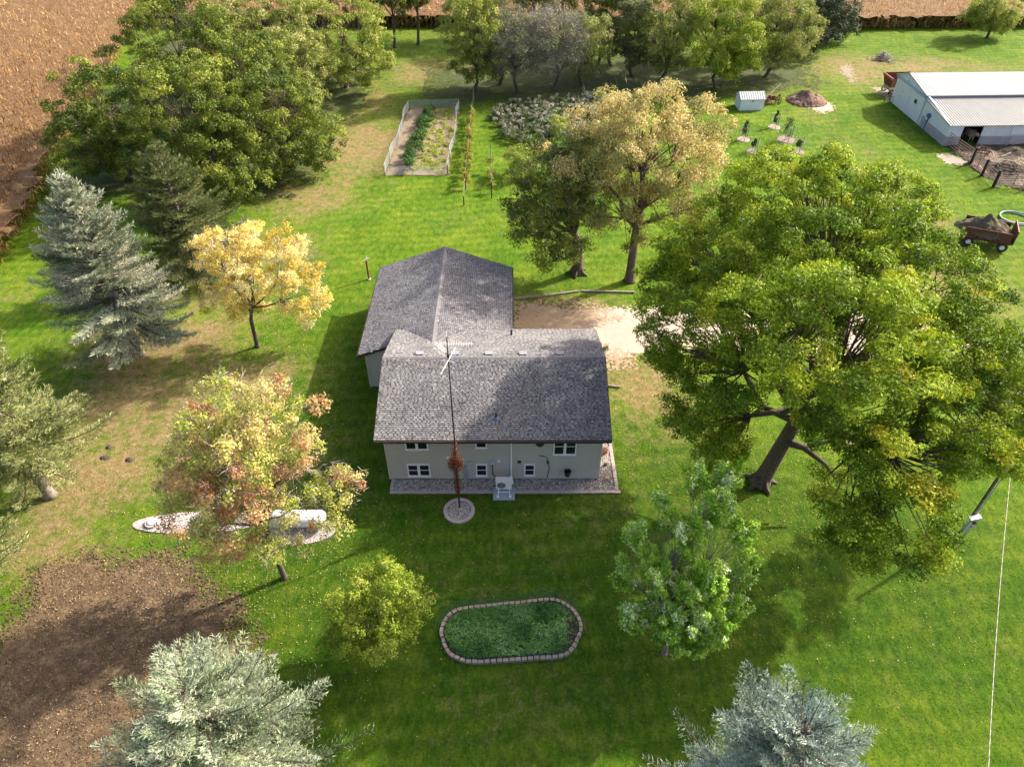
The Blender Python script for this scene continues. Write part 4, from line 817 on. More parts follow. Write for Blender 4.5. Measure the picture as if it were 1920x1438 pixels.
MB().tube([(-1.5,0,.68),(-1.42,0,.68),(-1.25,0,.68),(1.25,0,.68),(1.42,0,.68),(1.5,0,.68)], [.15,.36,.47,.47,.36,.15], 20).build('vessel', M_white, tank, True)
MB().cyl((0,0,1.13), .19, .16, 14, .15).build('valve_dome', M_white, tank, True)
for x in (-.9, .9): MB().box(x-.06, x+.06, -.35, .35, 0, .3).build('leg', M_gal, tank)
c = G(372, 980); P_ = blob_poly(c, 3.6, .75, R(2)); wb = MB().prism(P_, 0, .05).build('white_stone_bed', M_wbase); setp(wb, 'long bed of white stone under the left boughs of the orange tree', 'garden bed'); stones('pebbles', P_, 2600, .03, .07, M_whitepebble, wb, 16, .045)
c = G(287, 982); wc = thing('well_cover', 'round pale lid at the left end of the white stone bed', 'well cover', (c.x, c.y, .05)); MB().cyl((0,0,0), .38, .14, 20).build('ring', M_wbase, wc); MB().cyl((0,0,.14), .3, .08, 20, .22).build('lid', M_white, wc, True)

# ------------------------------------------------------------------ service pole, pedestal and overhead cable
b = G(1806, 1003)
ps = thing('meter_pedestal', 'grey electric meter cabinet on two legs at the right lawn', 'electric cabinet', (b.x, b.y, 0), R(12))
MB().box(-.3, .3, -.09, .12, .62, 1.5).build('cabinet', M_gal, ps); MB().box(-.33, .33, -.12, .15, 1.502, 1.55).build('lid', M_white, ps)
MB().tube([(.02, -.09, 1.2), (.02, -.17, 1.2)], .1, 14).build('meter', M_glass, ps); MB().box(-.06, .06, -.1, -.085, .82, .9).build('latch', M_dark, ps); MB().box(-.42, -.3, -.03, .05, 1.1, 1.3).build('switch_box', M_white, ps)
for x in (-.2, .12): MB().box(x-.045, x+.045, -.05, .05, 0, .62).build('leg', M_gal, ps)
pole = thing('service_pole', 'short dark service pole rising behind the meter cabinet', 'utility pole', (b.x+.1, b.y+.28, 0))
MB().tube([(0,0,0),(0,0,5.9)], [.085,.065], 10).build('pole', M_barkg, pole); MB().tube([(-.13,-.05,0),(-.13,-.05,5.4)], .035, 6).build('conduit', M_dark, pole); MB().tube([(.13,-.05,1.2),(.13,-.05,5.4)], .03, 6).build('conduit', M_gal, pole)
MB().tube([(-.13,-.05,5.4),(-.13,-.05,5.62),(-.03,-.2,5.66),(.03,-.26,5.55)], .045, 7).build('weatherhead', M_gal, pole)
M_cable = surf('twisted_cable', (.42, .4, .34), (.3, .28, .26), 8, .6)
a = Vector((b.x+.1, b.y+.2, 5.75)); e = G(1863, 1438, 5.6); e = e + (e - a)*.45; m = MB()
for ph in (0, 2.1, 4.2):
    P = []
    for i in range(161): t = i/160; q = a.lerp(e, t); q.z -= .5*math.sin(math.pi*t); an = t*(e-a).length*5 + ph; P.append((q.x + math.cos(an)*.01, q.y, q.z + math.sin(an)*.01))
    m.tube(P, .008, 4, False)
setp(m.build('overhead_cable', M_cable), 'twisted service cable running from the pole past the bottom edge', 'cable')

# ------------------------------------------------------------------ garden with wire fence, vines, posts
gfl, gfr, gbl, gbr = G(722, 330), G(840, 328), G(767, 203), G(861, 201)
M_gsoil = surf('garden_soil', (.14, .1, .075), (.23, .17, .12), 1.5, .97, c3=(.12, .15, .04), bmp=.6)
patch('garden_soil', [gfl, gfr, gbr, gbl], M_gsoil, .25, .15, .15, .01, .05, seed=11)
gf = thing('garden_fence', 'pale wire mesh fence enclosing the vegetable plot', 'fence')
M_wire = surf('pale_wire', (.62, .6, .58), (.5, .48, .46), 4, .6)
FH = .95
for (a, b, nn) in ((gfl, gfr, 40), (gfr, gbr, 190), (gbl, gbr, 34), (gfl, gbl, 190)):
    m = MB(); 
    dv = (b-a); nrm = Vector((-dv.y, dv.x, 0)).normalized()
    off = lambda t: nrm * (.14*math.sin(t*9) + .07*math.sin(t*23+1)) * (1 if nn > 100 else .2)
    pr = [a.lerp(b, i/24) + off(i/24) for i in range(25)]
    for zq in np.linspace(.06, FH, 8):
        for i in range(24): m.bar(pr[i] + Vector((0,0,zq)), pr[i+1] + Vector((0,0,zq)), .014, .014)
    for i in range(nn+1):
        t = i/nn; q = a.lerp(b, t) + off(t); m.add([q + Vector((-.009,0,.02)), q + Vector((.009,.004,.02)), q + Vector((.009,.004,FH)), q + Vector((-.009,0,FH))], [(0,1,2,3)])
    m.build('wire_mesh', M_wire, gf)
    for i in range(int((b-a).length / 3.2) + 1): t = i / max(1, int((b-a).length/3.2)); q = a.lerp(b, t) + off(t); MB().tube([q, q + Vector((0,0,1.1))], .03, 6).build('post', M_dark if i % 2 else M_wood, gf)
F_tom = leafmat('tomato_leaves', [(.03, .08, .015), (.06, .14, .03), (.11, .2, .04)], .35)
def plants(name, label, cat, clumps, mat, n, leaf, seed, sq=.8, tint=.5, kind=None, parent=None, group=None):
    rg = np.random.default_rng(seed); VV = []; TT = []
    for (x, y, z, r) in clumps:
        p, nn = puff(rg, np.array([x, y, z]), r, n, 6, sq); p[:, 2] = np.maximum(p[:, 2], .03); V, _ = leaf_cloud(rg, p, nn, leaf, leaf*.6); VV.append(V); TT.append(np.clip(rg.normal(tint, .2) + rg.normal(size=n)*.12, 0, 1))
    V = np.concatenate(VV); m = len(V)//3; o = link(name, np_mesh(name, V, np.arange(3*m).reshape(m, 3), mat, tint=np.concatenate(TT)), parent); return setp(o, label, cat, group, kind)
rr = random.Random(5); Lf = lambda u, v: (gfl.lerp(gfr, u)).lerp(gbl.lerp(gbr, u), v)
ORD = 'first second third fourth fifth sixth seventh eighth ninth tenth eleventh twelfth thirteenth'.split()
for i in range(13):
    v = .06 + i*.069; u = .32 + .12*v + rr.uniform(-.05, .05); q = Lf(u, v)
    plants('tomato_plant', f'dark green tomato plant, {ORD[i]} from the near end of the fenced plot', 'plant', [(q.x+rr.uniform(-.5,.5), q.y+rr.uniform(-.5,.5), .55+rr.uniform(-.1,.3), rr.uniform(.5,.75)) for _ in range(3)], F_tom, 260, .17, 400+i, group='tomato plants in the fenced plot')
plants('garden_weeds', 'low pale weeds over the right half of the fenced plot', 'weeds', [(lambda q: (q.x, q.y, .12, rr.uniform(.25, .5)))(Lf(rr.uniform(.42, .97), rr.uniform(.03, .97))) for _ in range(170)], F_lime, 55, .14, 431, .4, .85, 'stuff')
F_vn = leafmat('grape_leaves', [(.1, .13, .02), (.24, .25, .035), (.4, .34, .06)], .4)
def vine_row(label, a, b, posts, clumps, seed):
    root = thing('vine_row', label, 'grapevine', tuple(a)); A = Vector((0,0,0)); B = b - a
    for t, h in posts: q = B*t; MB().tube([q, q + Vector((0,0,h))], .06, 7).build('post', M_wood if t > .5 else M_darkwood, root)
    for h in (.8, 1.35): MB().bar(B*posts[0][0] + Vector((0,0,h)), B*posts[-1][0] + Vector((0,0,h)), .012).build('wire', M_gal, root)
    rg = random.Random(seed); cl = [(B.x*t + rg.uniform(-.25,.25), B.y*t, rg.uniform(.55, 1.25), rg.uniform(.32,.6)) for t in clumps]
    plants('foliage', None, None, cl, F_vn, 230, .15, seed, .95, .6, None, root)
    for t in clumps[::3]: MB().tube([B*t, B*t + Vector((.05,.05,.6)), B*t + Vector((0,0,1.1))], [.04,.03,.02], 5).build('vine_stem', M_bark, root)
vine_row('long row of yellowing grapevines right of the fenced plot', G(870,385), G(888,192), [(0,.9),(.12,1.7),(.5,1.6),(1,1.9)], [.12+.7*i/40 for i in range(41)], 441)
vine_row('short grapevine stub with two posts right of the long vine row', G(922,372), G(921,304), [(0,1.7),(1,1.9)], [.12, .3, .4, .55, .7], 442)
# red-brown post in the lawn
c = G(692, 524); hp_ = thing('lawn_post', 'red-brown post with a white topper behind the garage', 'post', tuple(c)); MB().cyl((0,0,0), .075, 1.75, 10).build('post', M_redpost, hp_); MB().cyl((0,0,0), .16, .08, 10).build('base_collar', M_wbase, hp_)
MB().bar((-.25,-.1,1.78), (.2,.12,1.95), .06, .04).bar((.02,0,1.75), (.08,.05,2.15), .04).build('topper', M_white, hp_)

# weed bed with white seed heads
F_ww = leafmat('white_seedheads', [(.16, .17, .09), (.34, .33, .26), (.58, .55, .48), (.72, .69, .63)], .3)
F_wg = leafmat('weed_leaves', [(.04, .07, .02), (.08, .11, .04), (.14, .16, .07)], .3)
rr = random.Random(8); cl = []; cg = []
wp = [G(922,235), G(930,205), G(960,200), G(1030,195), G(1130,190), G(1140,225), G(1100,245), G(1050,262), G(980,280), G(945,262)]
wpl = [(p.x, p.y) for p in wp]; A_ = np.array(wpl)
while len(cl) < 330:
    x, y = rr.uniform(A_[:, 0].min(), A_[:, 0].max()), rr.uniform(A_[:, 1].min(), A_[:, 1].max())
    if sdf_poly(wpl, np.array([x]), np.array([y]))[0] < 0: cl.append((x, y, rr.uniform(.5, 1.15), rr.uniform(.2, .42))); cg.append((x+rr.uniform(-.6,.6), y+rr.uniform(-.6,.6), rr.uniform(.3,.8), .45))
wbm = plants('weed_bed', 'weedy flower bed with pale seed heads and dry stalks', 'weeds', cg, F_wg, 80, .2, 450, .8, .5, 'stuff'); plants('seed_heads', None, None, cl, F_ww, 55, .13, 451, .9, .3, 'stuff', wbm)
for i, (x, y) in enumerate(((1085,218),(1100,205))):
    q = G(x, y+14); rg = random.Random(i); t = thing('dead_sapling', ['bare grey sapling standing among the white weeds', 'smaller bare sapling at the back of the white weeds'][i], 'dead tree', tuple(q)); m = MB(); m.tube([(0,0,0),(.1,0,1.4),(-.1,0,2.8)], [.05,.04,.02], 5)
    for j in range(14): z = rg.uniform(1, 2.7); an = rg.uniform(0, 6.28); m.tube([(0,0,z),(math.cos(an)*.5,math.sin(an)*.5,z+.35),(math.cos(an)*.8,math.sin(an)*.8,z+.9)], [.025,.016,.008], 4)
    m.build('branches', M_twig, t)
rb_ = G(1080, 256); o = MB().box(-1.7, 1.7, -.1, .1, 0, .45).build('pale_board', surf('pale_panel', (.6, .63, .66), (.5, .53, .56))); o.location = rb_; o.rotation_euler = (0, 0, R(-2)); setp(o, 'pale grey board edging the front of the weed bed', 'board')

# ------------------------------------------------------------------ timber edging by the drive, board by the wall
for (a, b, lab) in ((G(961,562), G(1022,556), 'pale landscape timber starting at the garage corner'), (G(1023,556), G(1085,547.5), 'middle pale timber of the drive edging'), (G(1091,547), G(1190,549.5), 'pale timber of the drive edging reaching the tan tree')):
    o = MB().bar((0,0,.07), tuple((b-a) + Vector((0,0,.07))), .14).build('landscape_timber', M_wood); o.location = a; setp(o, lab, 'timber', 'landscape timbers along the drive')
a, b = G(1143, 723), G(1163, 727); o = MB().bar((-.9,.12,.08), tuple((b-a) + Vector((0,0,.08))), .1).build('loose_plank', M_wood); o.location = a; setp(o, 'loose weathered plank sticking out by the right wall', 'plank')
q = G(1136, 661); plants('small_bush', 'tiny dark green bush just right of the roof corner', 'bush', [(q.x, q.y, .3, .35)], F_tom, 160, .12, 460, .9, .2)
for i, (x, y) in enumerate(((197,858),(243,862),(205,838))):
    q = G(x, y); o = MB().tube([(0,0,-.02),(0,0,.05),(0,0,.14)], [.3,.22,.06], 9).build('dirt_mound', M_soil, None, True); o.location = q; o.scale = (1.2 - .2*i, .8, 1); setp(o, ['dark molehill beside the left grey spruce', 'dark molehill nearest the orange tree', 'smaller dark molehill above the other two'][i], 'dirt mound', 'molehills on the left lawn')

# ------------------------------------------------------------------ shed, rusty machine, piles, saplings
a, b = G(1386, 208), G(1430, 207); ln = (b-a).length; sh = thing('shed', 'small white garden shed with a ribbed metal roof', 'shed', tuple(a), math.atan2(b.y-a.y, b.x-a.x))
M_metal = surf('white_roof_metal', (.52, .52, .51), (.46, .46, .455), 1, .45); M_wm = surf('white_wall_metal', (.72, .76, .8), (.66, .7, .75), 1.5, .5)
D_, H1, H2 = 2.0, 1.35, 1.9
m = MB(); m.box(0, ln, 0, D_, 0, H1); m.add([(0,0,H1),(0,D_,H1),(0,D_/2,H2-.03),(ln,0,H1),(ln,D_,H1),(ln,D_/2,H2-.03)], [(0,1,2),(3,5,4)]); m.build('wall', M_wm, sh)
for (ya, za, yb, zb) in ((-.12, H1-.03, D_/2, H2), (D_+.12, H1-.03, D_/2, H2)):
    rf = slab('roof', [(-.12,ya,za),(ln+.12,ya,za),(ln+.12,yb,zb),(-.12,yb,zb)], .05, M_metal, sh); m = MB()
    for i in range(12): x = -.1 + i*(ln+.2)/11; m.bar((x,ya,za+.02), (x,yb,zb+.02), .03, .035)
    m.build('roof_rib', M_metal, rf)
d_ = MB().box(ln*.42, ln*.43, -.025, .0, .05, H1-.08).box(.05, ln*.41, -.02, -.005, .05, H1-.1).build('door', M_wm, sh); MB().box(ln*.48, ln*.53, -.05, -.0, H1-.3, H1-.18).build('door_latch', M_dark, d_)
q = G(1447, 196); mc = thing('rusty_implement', 'rusty farm implement with spoked wheels right of the white shed', 'farm machine', tuple(q), R(10))
def wheel(c, r, wd, parent, mat=M_rust, ax='x', spokes=6):
    m = MB(); c = Vector(c); u, v = (Vector((0,1,0)), Vector((0,0,1))) if ax == 'x' else (Vector((1,0,0)), Vector((0,0,1))); nrm = u.cross(v)
    m.tube([c + u*math.cos(t)*r + v*math.sin(t)*r for t in np.linspace(0, 2*math.pi, 17)], wd, 6, False)
    for i in range(spokes): t = i*2*math.pi/spokes; m.bar(c, c + u*math.cos(t)*r + v*math.sin(t)*r, .03)
    m.tube([c - nrm*.1, c + nrm*.1], .08, 8); return m.build('wheel', mat, parent)
wheel((-.7,-.2,.4), .38, .05, mc); wheel((.9,.1,.5), .48, .05, mc, M_dark); wheel((-.5,.8,.35), .34, .05, mc)
m = MB(); m.bar((-.9,0,.5), (.9,.1,.55), .12); m.bar((-.6,.7,.5), (.8,.5,.6), .1); m.bar((-.3,-.3,.45), (-.2,.9,.75), .1); m.bar((.4,-.3,.5), (.3,.9,.5), .1); m.box(-.25, .35, .1, .6, .5, .95); m.build('frame', M_rust, mc)
MB().bar((-1.1,.3,.5), (2.1,2.6,1.5), .07).build('long_bar', M_wood, mc)
rr = random.Random(3)
m = MB()
for i in range(16): x = rr.uniform(-.8,.9); m.bar((x, rr.uniform(-.3,.3), .15), (x+rr.uniform(-.3,.3), rr.uniform(.2,.8), rr.uniform(.5,1)), .04)
m.build('tines', M_rust, mc)
def mound(name, label, cat, c, rx, ry, h, mat, seed, px_=.0, parent=None):
    n = 46; X_, Y_ = np.meshgrid(np.linspace(-1.15, 1.15, n), np.linspace(-1.15, 1.15, n), indexing='ij'); r = np.hypot(X_, Y_)
    Z = np.clip(1 - r, 0, None)**.85 * h * (.75 + .5*vnoise(X_*4, Y_*4, 1, seed)) + (r < 1) * h * .16 * (vnoise(X_*12, Y_*12, 1, seed+1) - .3)
    V = np.stack([X_*rx, Y_*ry, np.maximum(Z, 0) - .03 + .0*Z], -1).reshape(-1, 3); I, J = np.meshgrid(np.arange(n-1), np.arange(n-1), indexing='ij'); kk = lambda i, j: (i*n+j).ravel()
    F = np.stack([kk(I,J), kk(I+1,J), kk(I+1,J+1), kk(I,J+1)], -1); rc = r[:-1, :-1].ravel(); F = F[rc < 1.02]
    o = link(name, np_mesh(name, V, F, mat), parent); o.location = c; return setp(o, label, cat)
mp = mound('mulch_pile', 'brown wood-chip pile on the grass right of the shed', 'wood-chip pile', tuple(G(1512, 190)), 2.5, 2.3, 1.3, surf('wood_chips', (.26, .16, .12), (.14, .08, .06), 4, .97, c3=(.4, .28, .21), bmp=.9, bscale=14), 21)
patch('spilled_chips', blob_poly(G(1536, 200), 1.7, 2.2), surf('light_chips', (.42, .3, .22), (.5, .37, .28), 3), .18, .5, .4, .012, seed=21)
q = G(1655, 112); bp = thing('brush_pile', 'dark heap of cut branches on the rough grass behind the barn', 'brush pile', tuple(q)); m = MB()
for i in range(150): an = rr.uniform(0, 6.28); r = abs(rr.gauss(0, .75)); z = max(.05, 1.1 - r*.8) * rr.random(); l = rr.uniform(.3, .9); dx, dy, dz = rr.gauss(0,1), rr.gauss(0,1), rr.gauss(.15,.5); q_ = math.cos(an)*r*1.3, math.sin(an)*r; m.tube([(q_[0]-dx*l*.5, q_[1]-dy*l*.5, z), (q_[0], q_[1], z+.1), (q_[0]+dx*l*.5, q_[1]+dy*l*.5, max(.03, z+dz*l*.5))], [.05,.035,.015], 4, False)
m.build('branches', M_twig, bp)
F_sap = leafmat('sapling_leaves', [(.03, .05, .02), (.06, .09, .03), (.1, .13, .05)], .3)
M_chip = surf('pink_chips', (.45, .33, .27), (.3, .21, .17), 5)
for i, (x, y, h, r, lab) in enumerate(((1393,262,2.1,.38,'caged young tree nearest the tan tree crown'), (1411,285,1.5,.26,'small dark caged sapling second from the left'), (1451,239,2.0,.22,'slim staked sapling at the back of the young orchard'), (1473,262.5,2.5,.66,'fullest bushy young tree on a white trunk in the orchard'), (1494.5,285,1.4,.3,'small dark sapling nearest the large tree crown'))):
    q = G(x, y); t = thing('young_tree', lab, 'young tree', tuple(q), 0, 'caged young trees on the lawn'); R_ = .75 if i != 3 else 1.05
    MB().cyl((0,0,0), R_, .06, 18, R_*.9).build('mulch_ring', M_chip if i in (2, 0) else surf('chips', (.3,.22,.18), (.2,.14,.12), 5), t)
    MB().tube([(0,0,0),(0,0,.6),(0,0,h*.8)], [.05,.045,.02], 6).build('trunk', M_white, t)
    plants('crown', None, None, [(rr.uniform(-.1,.1), rr.uniform(-.1,.1), .7 + (h-.9)*j/5, r*(1-.07*j)) for j in range(6)], F_sap, 130, .13, 470+i, 1.15, .35, None, t)
    cg_ = MB(); cr_ = .55 if i != 3 else .85
    for j in range(3): an = j*2.1 + .5; sx_, sy_ = math.cos(an)*cr_, math.sin(an)*cr_; MB().tube([(sx_,sy_,0),(sx_,sy_,1.5)], .025, 5).build('stake', M_dark, t)
    for z in (.3, .7, 1.1, 1.45): cg_.tube([(math.cos(a_)*cr_, math.sin(a_)*cr_, z) for a_ in np.linspace(0, 6.283, 15)], .006, 4, False)
    for a_ in np.linspace(0, 6.283, 19)[:-1]: cg_.bar((math.cos(a_)*cr_, math.sin(a_)*cr_, .02), (math.cos(a_)*cr_, math.sin(a_)*cr_, 1.45), .008)
    cg_.build('wire_cage', M_gal, t)

# ------------------------------------------------------------------ barn
barn = thing('barn', 'long white metal barn with grey lower walls and a lean-to roof', 'barn', (47.5, 47.8, 0), R(1.8))
BL = 34.; DY = 13.3; st, rdg = 6.1, 10.9
MR = M_metal
conc = surf('stained_concrete', (.42, .4, .42), (.33, .3, .31), 1.3, .9, bmp=.2)
ez, sz, s2, rz_, fz = 2.3, 3.02, 3.3, 4.15, 3.2
m = MB(); doorx = (1.55, 3.75)
# end wall (thick), front wall pieces and far walls
prof = [(0, 0), (DY, 0), (DY, fz), (rdg, rz_-.05), (st, s2-.05), (0, ez-.03)]
def endwall(x, th):
    n = len(prof); V = [(x, y, z) for y, z in prof] + [(x+th, y, z) for y, z in prof]; m.add(V, [tuple(range(n)), tuple(range(n, 2*n))[::-1]] + [(i, (i+1) % n, (i+1) % n+n, i+n) for i in range(n)])
endwall(0, .15); endwall(BL-.15, .15); m.box(doorx[1], BL-.15, .02, .15, 1.0, ez-.03); m.box(.15, doorx[0], .02, .15, 1.0, ez-.03); m.box(.15, BL-.15, DY-.15, DY, 0, fz-.02); m.box(doorx[0], doorx[1], .02, .15, 2.08, ez-.03)
m.build('wall', M_wm, barn)
m = MB(); m.box(doorx[1], BL, -.04, .12, 0, 1.0); m.box(.02, doorx[0], -.04, .12, 0, 1.0); m.box(-.05, 0, -.04, 5.6, 0, 1.0); m.build('concrete_base', conc, barn)
m = MB(); y = .02
for i in range(150):
    x = .25 + i*.23
    if x < doorx[0]-.05 or x > doorx[1]+.05: m.box(x, x+.03, -.004, .02, 1.01, ez-.05)
for i in range(58): yy = .2 + i*.23; zt = ez + (s2-ez)*min(yy, st)/st if yy < st else (s2 + (rz_-s2)*(yy-st)/(rdg-st) if yy < rdg else rz_ - (rz_-fz)*(yy-rdg)/(DY-rdg)); m.box(-.02, 0, yy, yy+.03, 1.01 if yy < 5.6 else .05, zt-.1)
m.build('wall_ribs', M_wm, barn)
def broof(name, ya, za, yb, zb, step=.3):
    r = slab(name, [(-.25,ya,za),(BL+.2,ya,za),(BL+.2,yb,zb),(-.25,yb,zb)], .07, MR, barn); mm = MB(); x = -.2
    while x < BL: mm.bar((x,ya,za+.02), (x,yb,zb+.02), .05, .07); x += step
    mm.build('roof_rib', MR, r); return r
MR = surf('cream_roof_metal', (.37, .36, .335), (.32, .31, .29), 1, .5); broof('lean_to_roof', -.25, ez-.02, st+.1, sz); MR = M_metal; broof('roof', st-.15, s2, rdg, rz_); broof('roof', DY+.25, fz, rdg, rz_)
MB().box(-.2, BL+.2, st-.1, st-.02, sz+.02, s2-.075).build('clerestory_band', surf('band', (.25,.24,.3), (.2,.2,.25)), barn)
dm = surf('door_metal', (.68, .73, .79), (.62, .67, .74), 1.2, .5)
d1 = MB().box(-.12, -.06, 9.4, 13.1, .08, 2.9).build('sliding_door', dm, barn); d2 = MB().box(-.12, -.06, 6.1, 9.2, .1, 2.85).build('sliding_door', dm, barn)
MB().box(-.13, -.121, 7.55, 8.15, 1.75, 2.2).build('door_window', M_glass, d2); MB().box(-.14, -.121, 9.15, 9.3, .05, 2.9).build('door_edge', M_white, d1)
for (yy, z_) in ((11.2, 1.3), (11.0, 1.9)): MB().box(-.14, -.121, yy, yy+.2, z_, z_+.12).build('door_handle', M_gal, d1)
MB().box(-.2, -.05, st-.2, DY+.1, 2.93, 3.08).build('door_track', M_bluebox, barn)
MB().box(-.1, -.03, 5.0, 5.55, .1, 1.25).build('side_door', conc, barn); MB().bar((-.08,4.5,0), (-.08,4.3,1.9), .12).build('door_post', surf('blue_post', (.1,.2,.34)), barn); MB().box(-.3, -.04, 4.05, 4.5, 1.5, 1.85).build('feeder_box', surf('blue_box', (.08, .2, .38)), barn)
MB().tube([(-.02, 10.6, 3.35), (-.2, 10.6, 3.45), (-.28, 10.6, 3.3)], .04, 6).build('yard_light', M_gal, barn)
p = MB().box(7.2, 9.6, -.08, -.04, .12, .95).build('wall_panel', surf('pinkish_panel', (.5,.43,.44), (.42,.36,.38)), barn); MB().box(6.9, 9.9, -.07, -.01, 1.2, 2.1).build('wall_panel', M_wm, barn)
MB().bar((10.3,-.5,0), (10.3,-.5,1.9), .16).build('door_post', M_darkwood, barn)
# cow in the doorway
def skin_fig(name, V, E, rad, mat, parent=None, loc=(0,0,0), rz=0, sub=1):
    me = bpy.data.meshes.new(name); me.from_pydata(V, E, []); o = link(name, me, parent); o.location = loc; o.rotation_euler = (0, 0, rz)
    md = o.modifiers.new('skin', 'SKIN'); me.skin_vertices if hasattr(me, 'skin_vertices') else None
    for i, r in enumerate(rad): me.skin_vertices[0].data[i].radius = r if hasattr(r, '__len__') else (r, r)
    me.skin_vertices[0].data[0].use_root = True; o.modifiers.new('sub', 'SUBSURF').levels = sub; o.modifiers['sub'].render_levels = sub; me.materials.append(mat); return o
M_cow = surf('tan_hide', (.42, .33, .25), (.3, .23, .17), 2.5, .85)
V = [(0,.0,.95),(0,-.55,.98),(0,.65,.98),(0,-.85,1.12),(0,-1.1,1.22),(0,-1.32,1.08),(.17,-.5,.62),(.17,-.52,.34),(.17,-.5,.06),(-.17,-.5,.62),(-.17,-.46,.34),(-.17,-.5,.06),
     (.18,.6,.66),(.18,.72,.42),(.18,.66,.06),(-.18,.6,.66),(-.18,.74,.42),(-.18,.66,.06),(.22,-1.02,1.26),(-.22,-1.02,1.26),(0,.86,.95),(0,.92,.5)]
E_ = [(0,1),(0,2),(1,3),(3,4),(4,5),(1,6),(6,7),(7,8),(1,9),(9,10),(10,11),(2,12),(12,13),(13,14),(2,15),(15,16),(16,17),(4,18),(4,19),(2,20),(20,21)]
rad = [.36,.33,.31,.2,.17,.11,.12,.075,.06,.12,.075,.06,.15,.08,.06,.15,.08,.06,.04,.04,.06,.025]
cq = G(1817, 268); cow = skin_fig('cow', V, E_, rad, M_cow, None, (cq.x+.05, cq.y+.55, 0), R(4)); setp(cow, 'tan cow stepping out of the dark barn doorway', 'cow')
MB().tube([(0,-1.3,1.06),(0,-1.36,1.04)], [.1,.07], 8).build('muzzle', surf('muzzle', (.5,.4,.34)), cow)
# red machine behind barn
q = onX(1676, 150, 47.2); gw = thing('grain_wagon', 'rust-red grain wagon parked behind the barn gable', 'wagon', (48.3, 63.4, 0), R(4)); gw.scale = (.85, .85, .8)
m = MB(); m.add([(-.9,-.2,1.2),(2.4,-.2,1.2),(2.4,1.8,1.2),(-.9,1.8,1.2),(-1.2,-.6,2.7),(2.8,-.6,2.7),(2.8,2.2,2.7),(-1.2,2.2,2.7)], [(0,3,2,1),(0,1,5,4),(1,2,6,5),(2,3,7,6),(3,0,4,7)]); m.build('hopper', M_rust, gw)
MB().box(-1.22,-1.05,-.6,2.2,2.4,2.72).build('rim', surf('faded_red', (.35,.12,.08)), gw); MB().box(-.92,2.4,-.15,1.7,.75,1.2).build('tub', surf('tan_metal', (.45,.36,.28)), gw)
for (x, y) in ((-.5,-.3),(2,-.3),(-.5,1.9),(2,1.9)): wheel((x,y,.42), .4, .1, gw, M_dark, 'y')
q = G(1663, 180); sc_ = thing('scrap_rack', 'low rack of pale rails and boards at the barn corner', 'rack', (q.x, q.y-1, 0), R(-12)); m = MB()
for z in (.2,.5,.8): m.bar((-1,-1.5,z),(1.6,-2.2,z), .05)
m.bar((-1,-1.5,0),(-1,-1.5,1.2),.08).bar((1.6,-2.2,0),(1.6,-2.2,1.1),.08).bar((-.9,1,.1),(.2,-1.6,.9),.07); m.build('rails', M_wood, sc_)
for i in range(4): MB().box(.2, .5, -1.2, 1.2, .1+.13*i, .2+.13*i, Matrix.Rotation(.1*i, 4, 'Z')).build('board', M_wood, sc_)
# corral
cor = thing('corral_fence', 'pipe-gate corral fence with dark posts below the barn', 'fence')
cp = [Vector((47.75,48.1,0)), Vector((48.3,43.2,0)), Vector((48.0,40.3,0)), Vector((47.9,37.8,0)), Vector((51.5,37.6,0)), Vector((58,37.5,0))]
for p in cp: MB().tube([(p.x,p.y,0),(p.x,p.y,1.75)], [.16,.14], 9).build('post', M_darkwood, cor)
M_rail = surf('gate_rail', (.3,.2,.165), (.2,.13,.1), 5, .7)
for a, b in zip(cp, cp[1:]):
    for zq in np.linspace(.25, 1.45, 6): MB().tube([a + Vector((0,0,zq)), b + Vector((0,0,zq))], .035, 5).build('rail', M_rail, cor)
    for t in (.04, .5, .96): q = a.lerp(b, t); MB().tube([q + Vector((0,0,.22)), q + Vector((0,0,1.48))], .035, 5).build('upright', M_rail, cor)
for i, (x, y, r, lab) in enumerate(((1826,293,.55,'black tyre with pale rims inside the upper corral gate'), (1870,323,.9,'large round feeder ring half hidden by the corral post'))):
    q = G(x, y); m = MB()
    for z in (.12, .5, .8): m.tube([(math.cos(t)*r, math.sin(t)*r, z) for t in np.linspace(0, 6.283, 17)], .05, 5, False)
    for t in np.linspace(0, 6.283, 9)[:-1]: m.bar((math.cos(t)*r, math.sin(t)*r, .1), (math.cos(t)*r, math.sin(t)*r, .82), .04)
    o = m.build('feeder_ring', M_dark if i else M_rust); o.location = (q.x+.8, q.y, 0); setp(o, lab if i else 'small rusty feeder ring inside the upper corral gate', 'feeder')
M_straw = leafmat('straw', [(.1,.07,.045), (.25,.18,.12), (.5,.4,.28)], .2)
rg = np.random.default_rng(77); n = 14000; P = np.stack([rg.uniform(48.4, 60, n), rg.uniform(37.9, 47.3, n), rg.uniform(.09, .16, n)], -1); kp = vnoise(P[:, 0], P[:, 1], 1.6, 4) > .42; P = P[kp]; n = len(P)
D = unit(rg.normal(size=(n, 3)) * [1, 1, .15]); B = unit(np.cross(D, [[0, 0, 1.]])) * .03; V, F = quads(P, D * rg.uniform(.15, .5, (n, 1)), B); setp(link('straw_litter', np_mesh('straw_litter', V, F, M_straw, tint=rg.random(n))), 'scattered straw and debris over the muddy cattle yard', 'straw', kind='stuff')
for i, (a, b, lab) in enumerate(((G(1834,273), G(1858,289), 'pale fallen pole right of the barn doorway'), (G(1876,297), G(1897,288), 'thin pale pole lying across the yard mud'), (G(1905,262), G(1925,280), 'pale pole at the right edge of the yard'))):
    o = MB().tube([(0,0,.15), tuple((b-a) + Vector((0,0,.18)))], .07, 6).build('fallen_pole', M_wood); o.location = a; setp(o, lab, 'pole')
rr = random.Random(12)
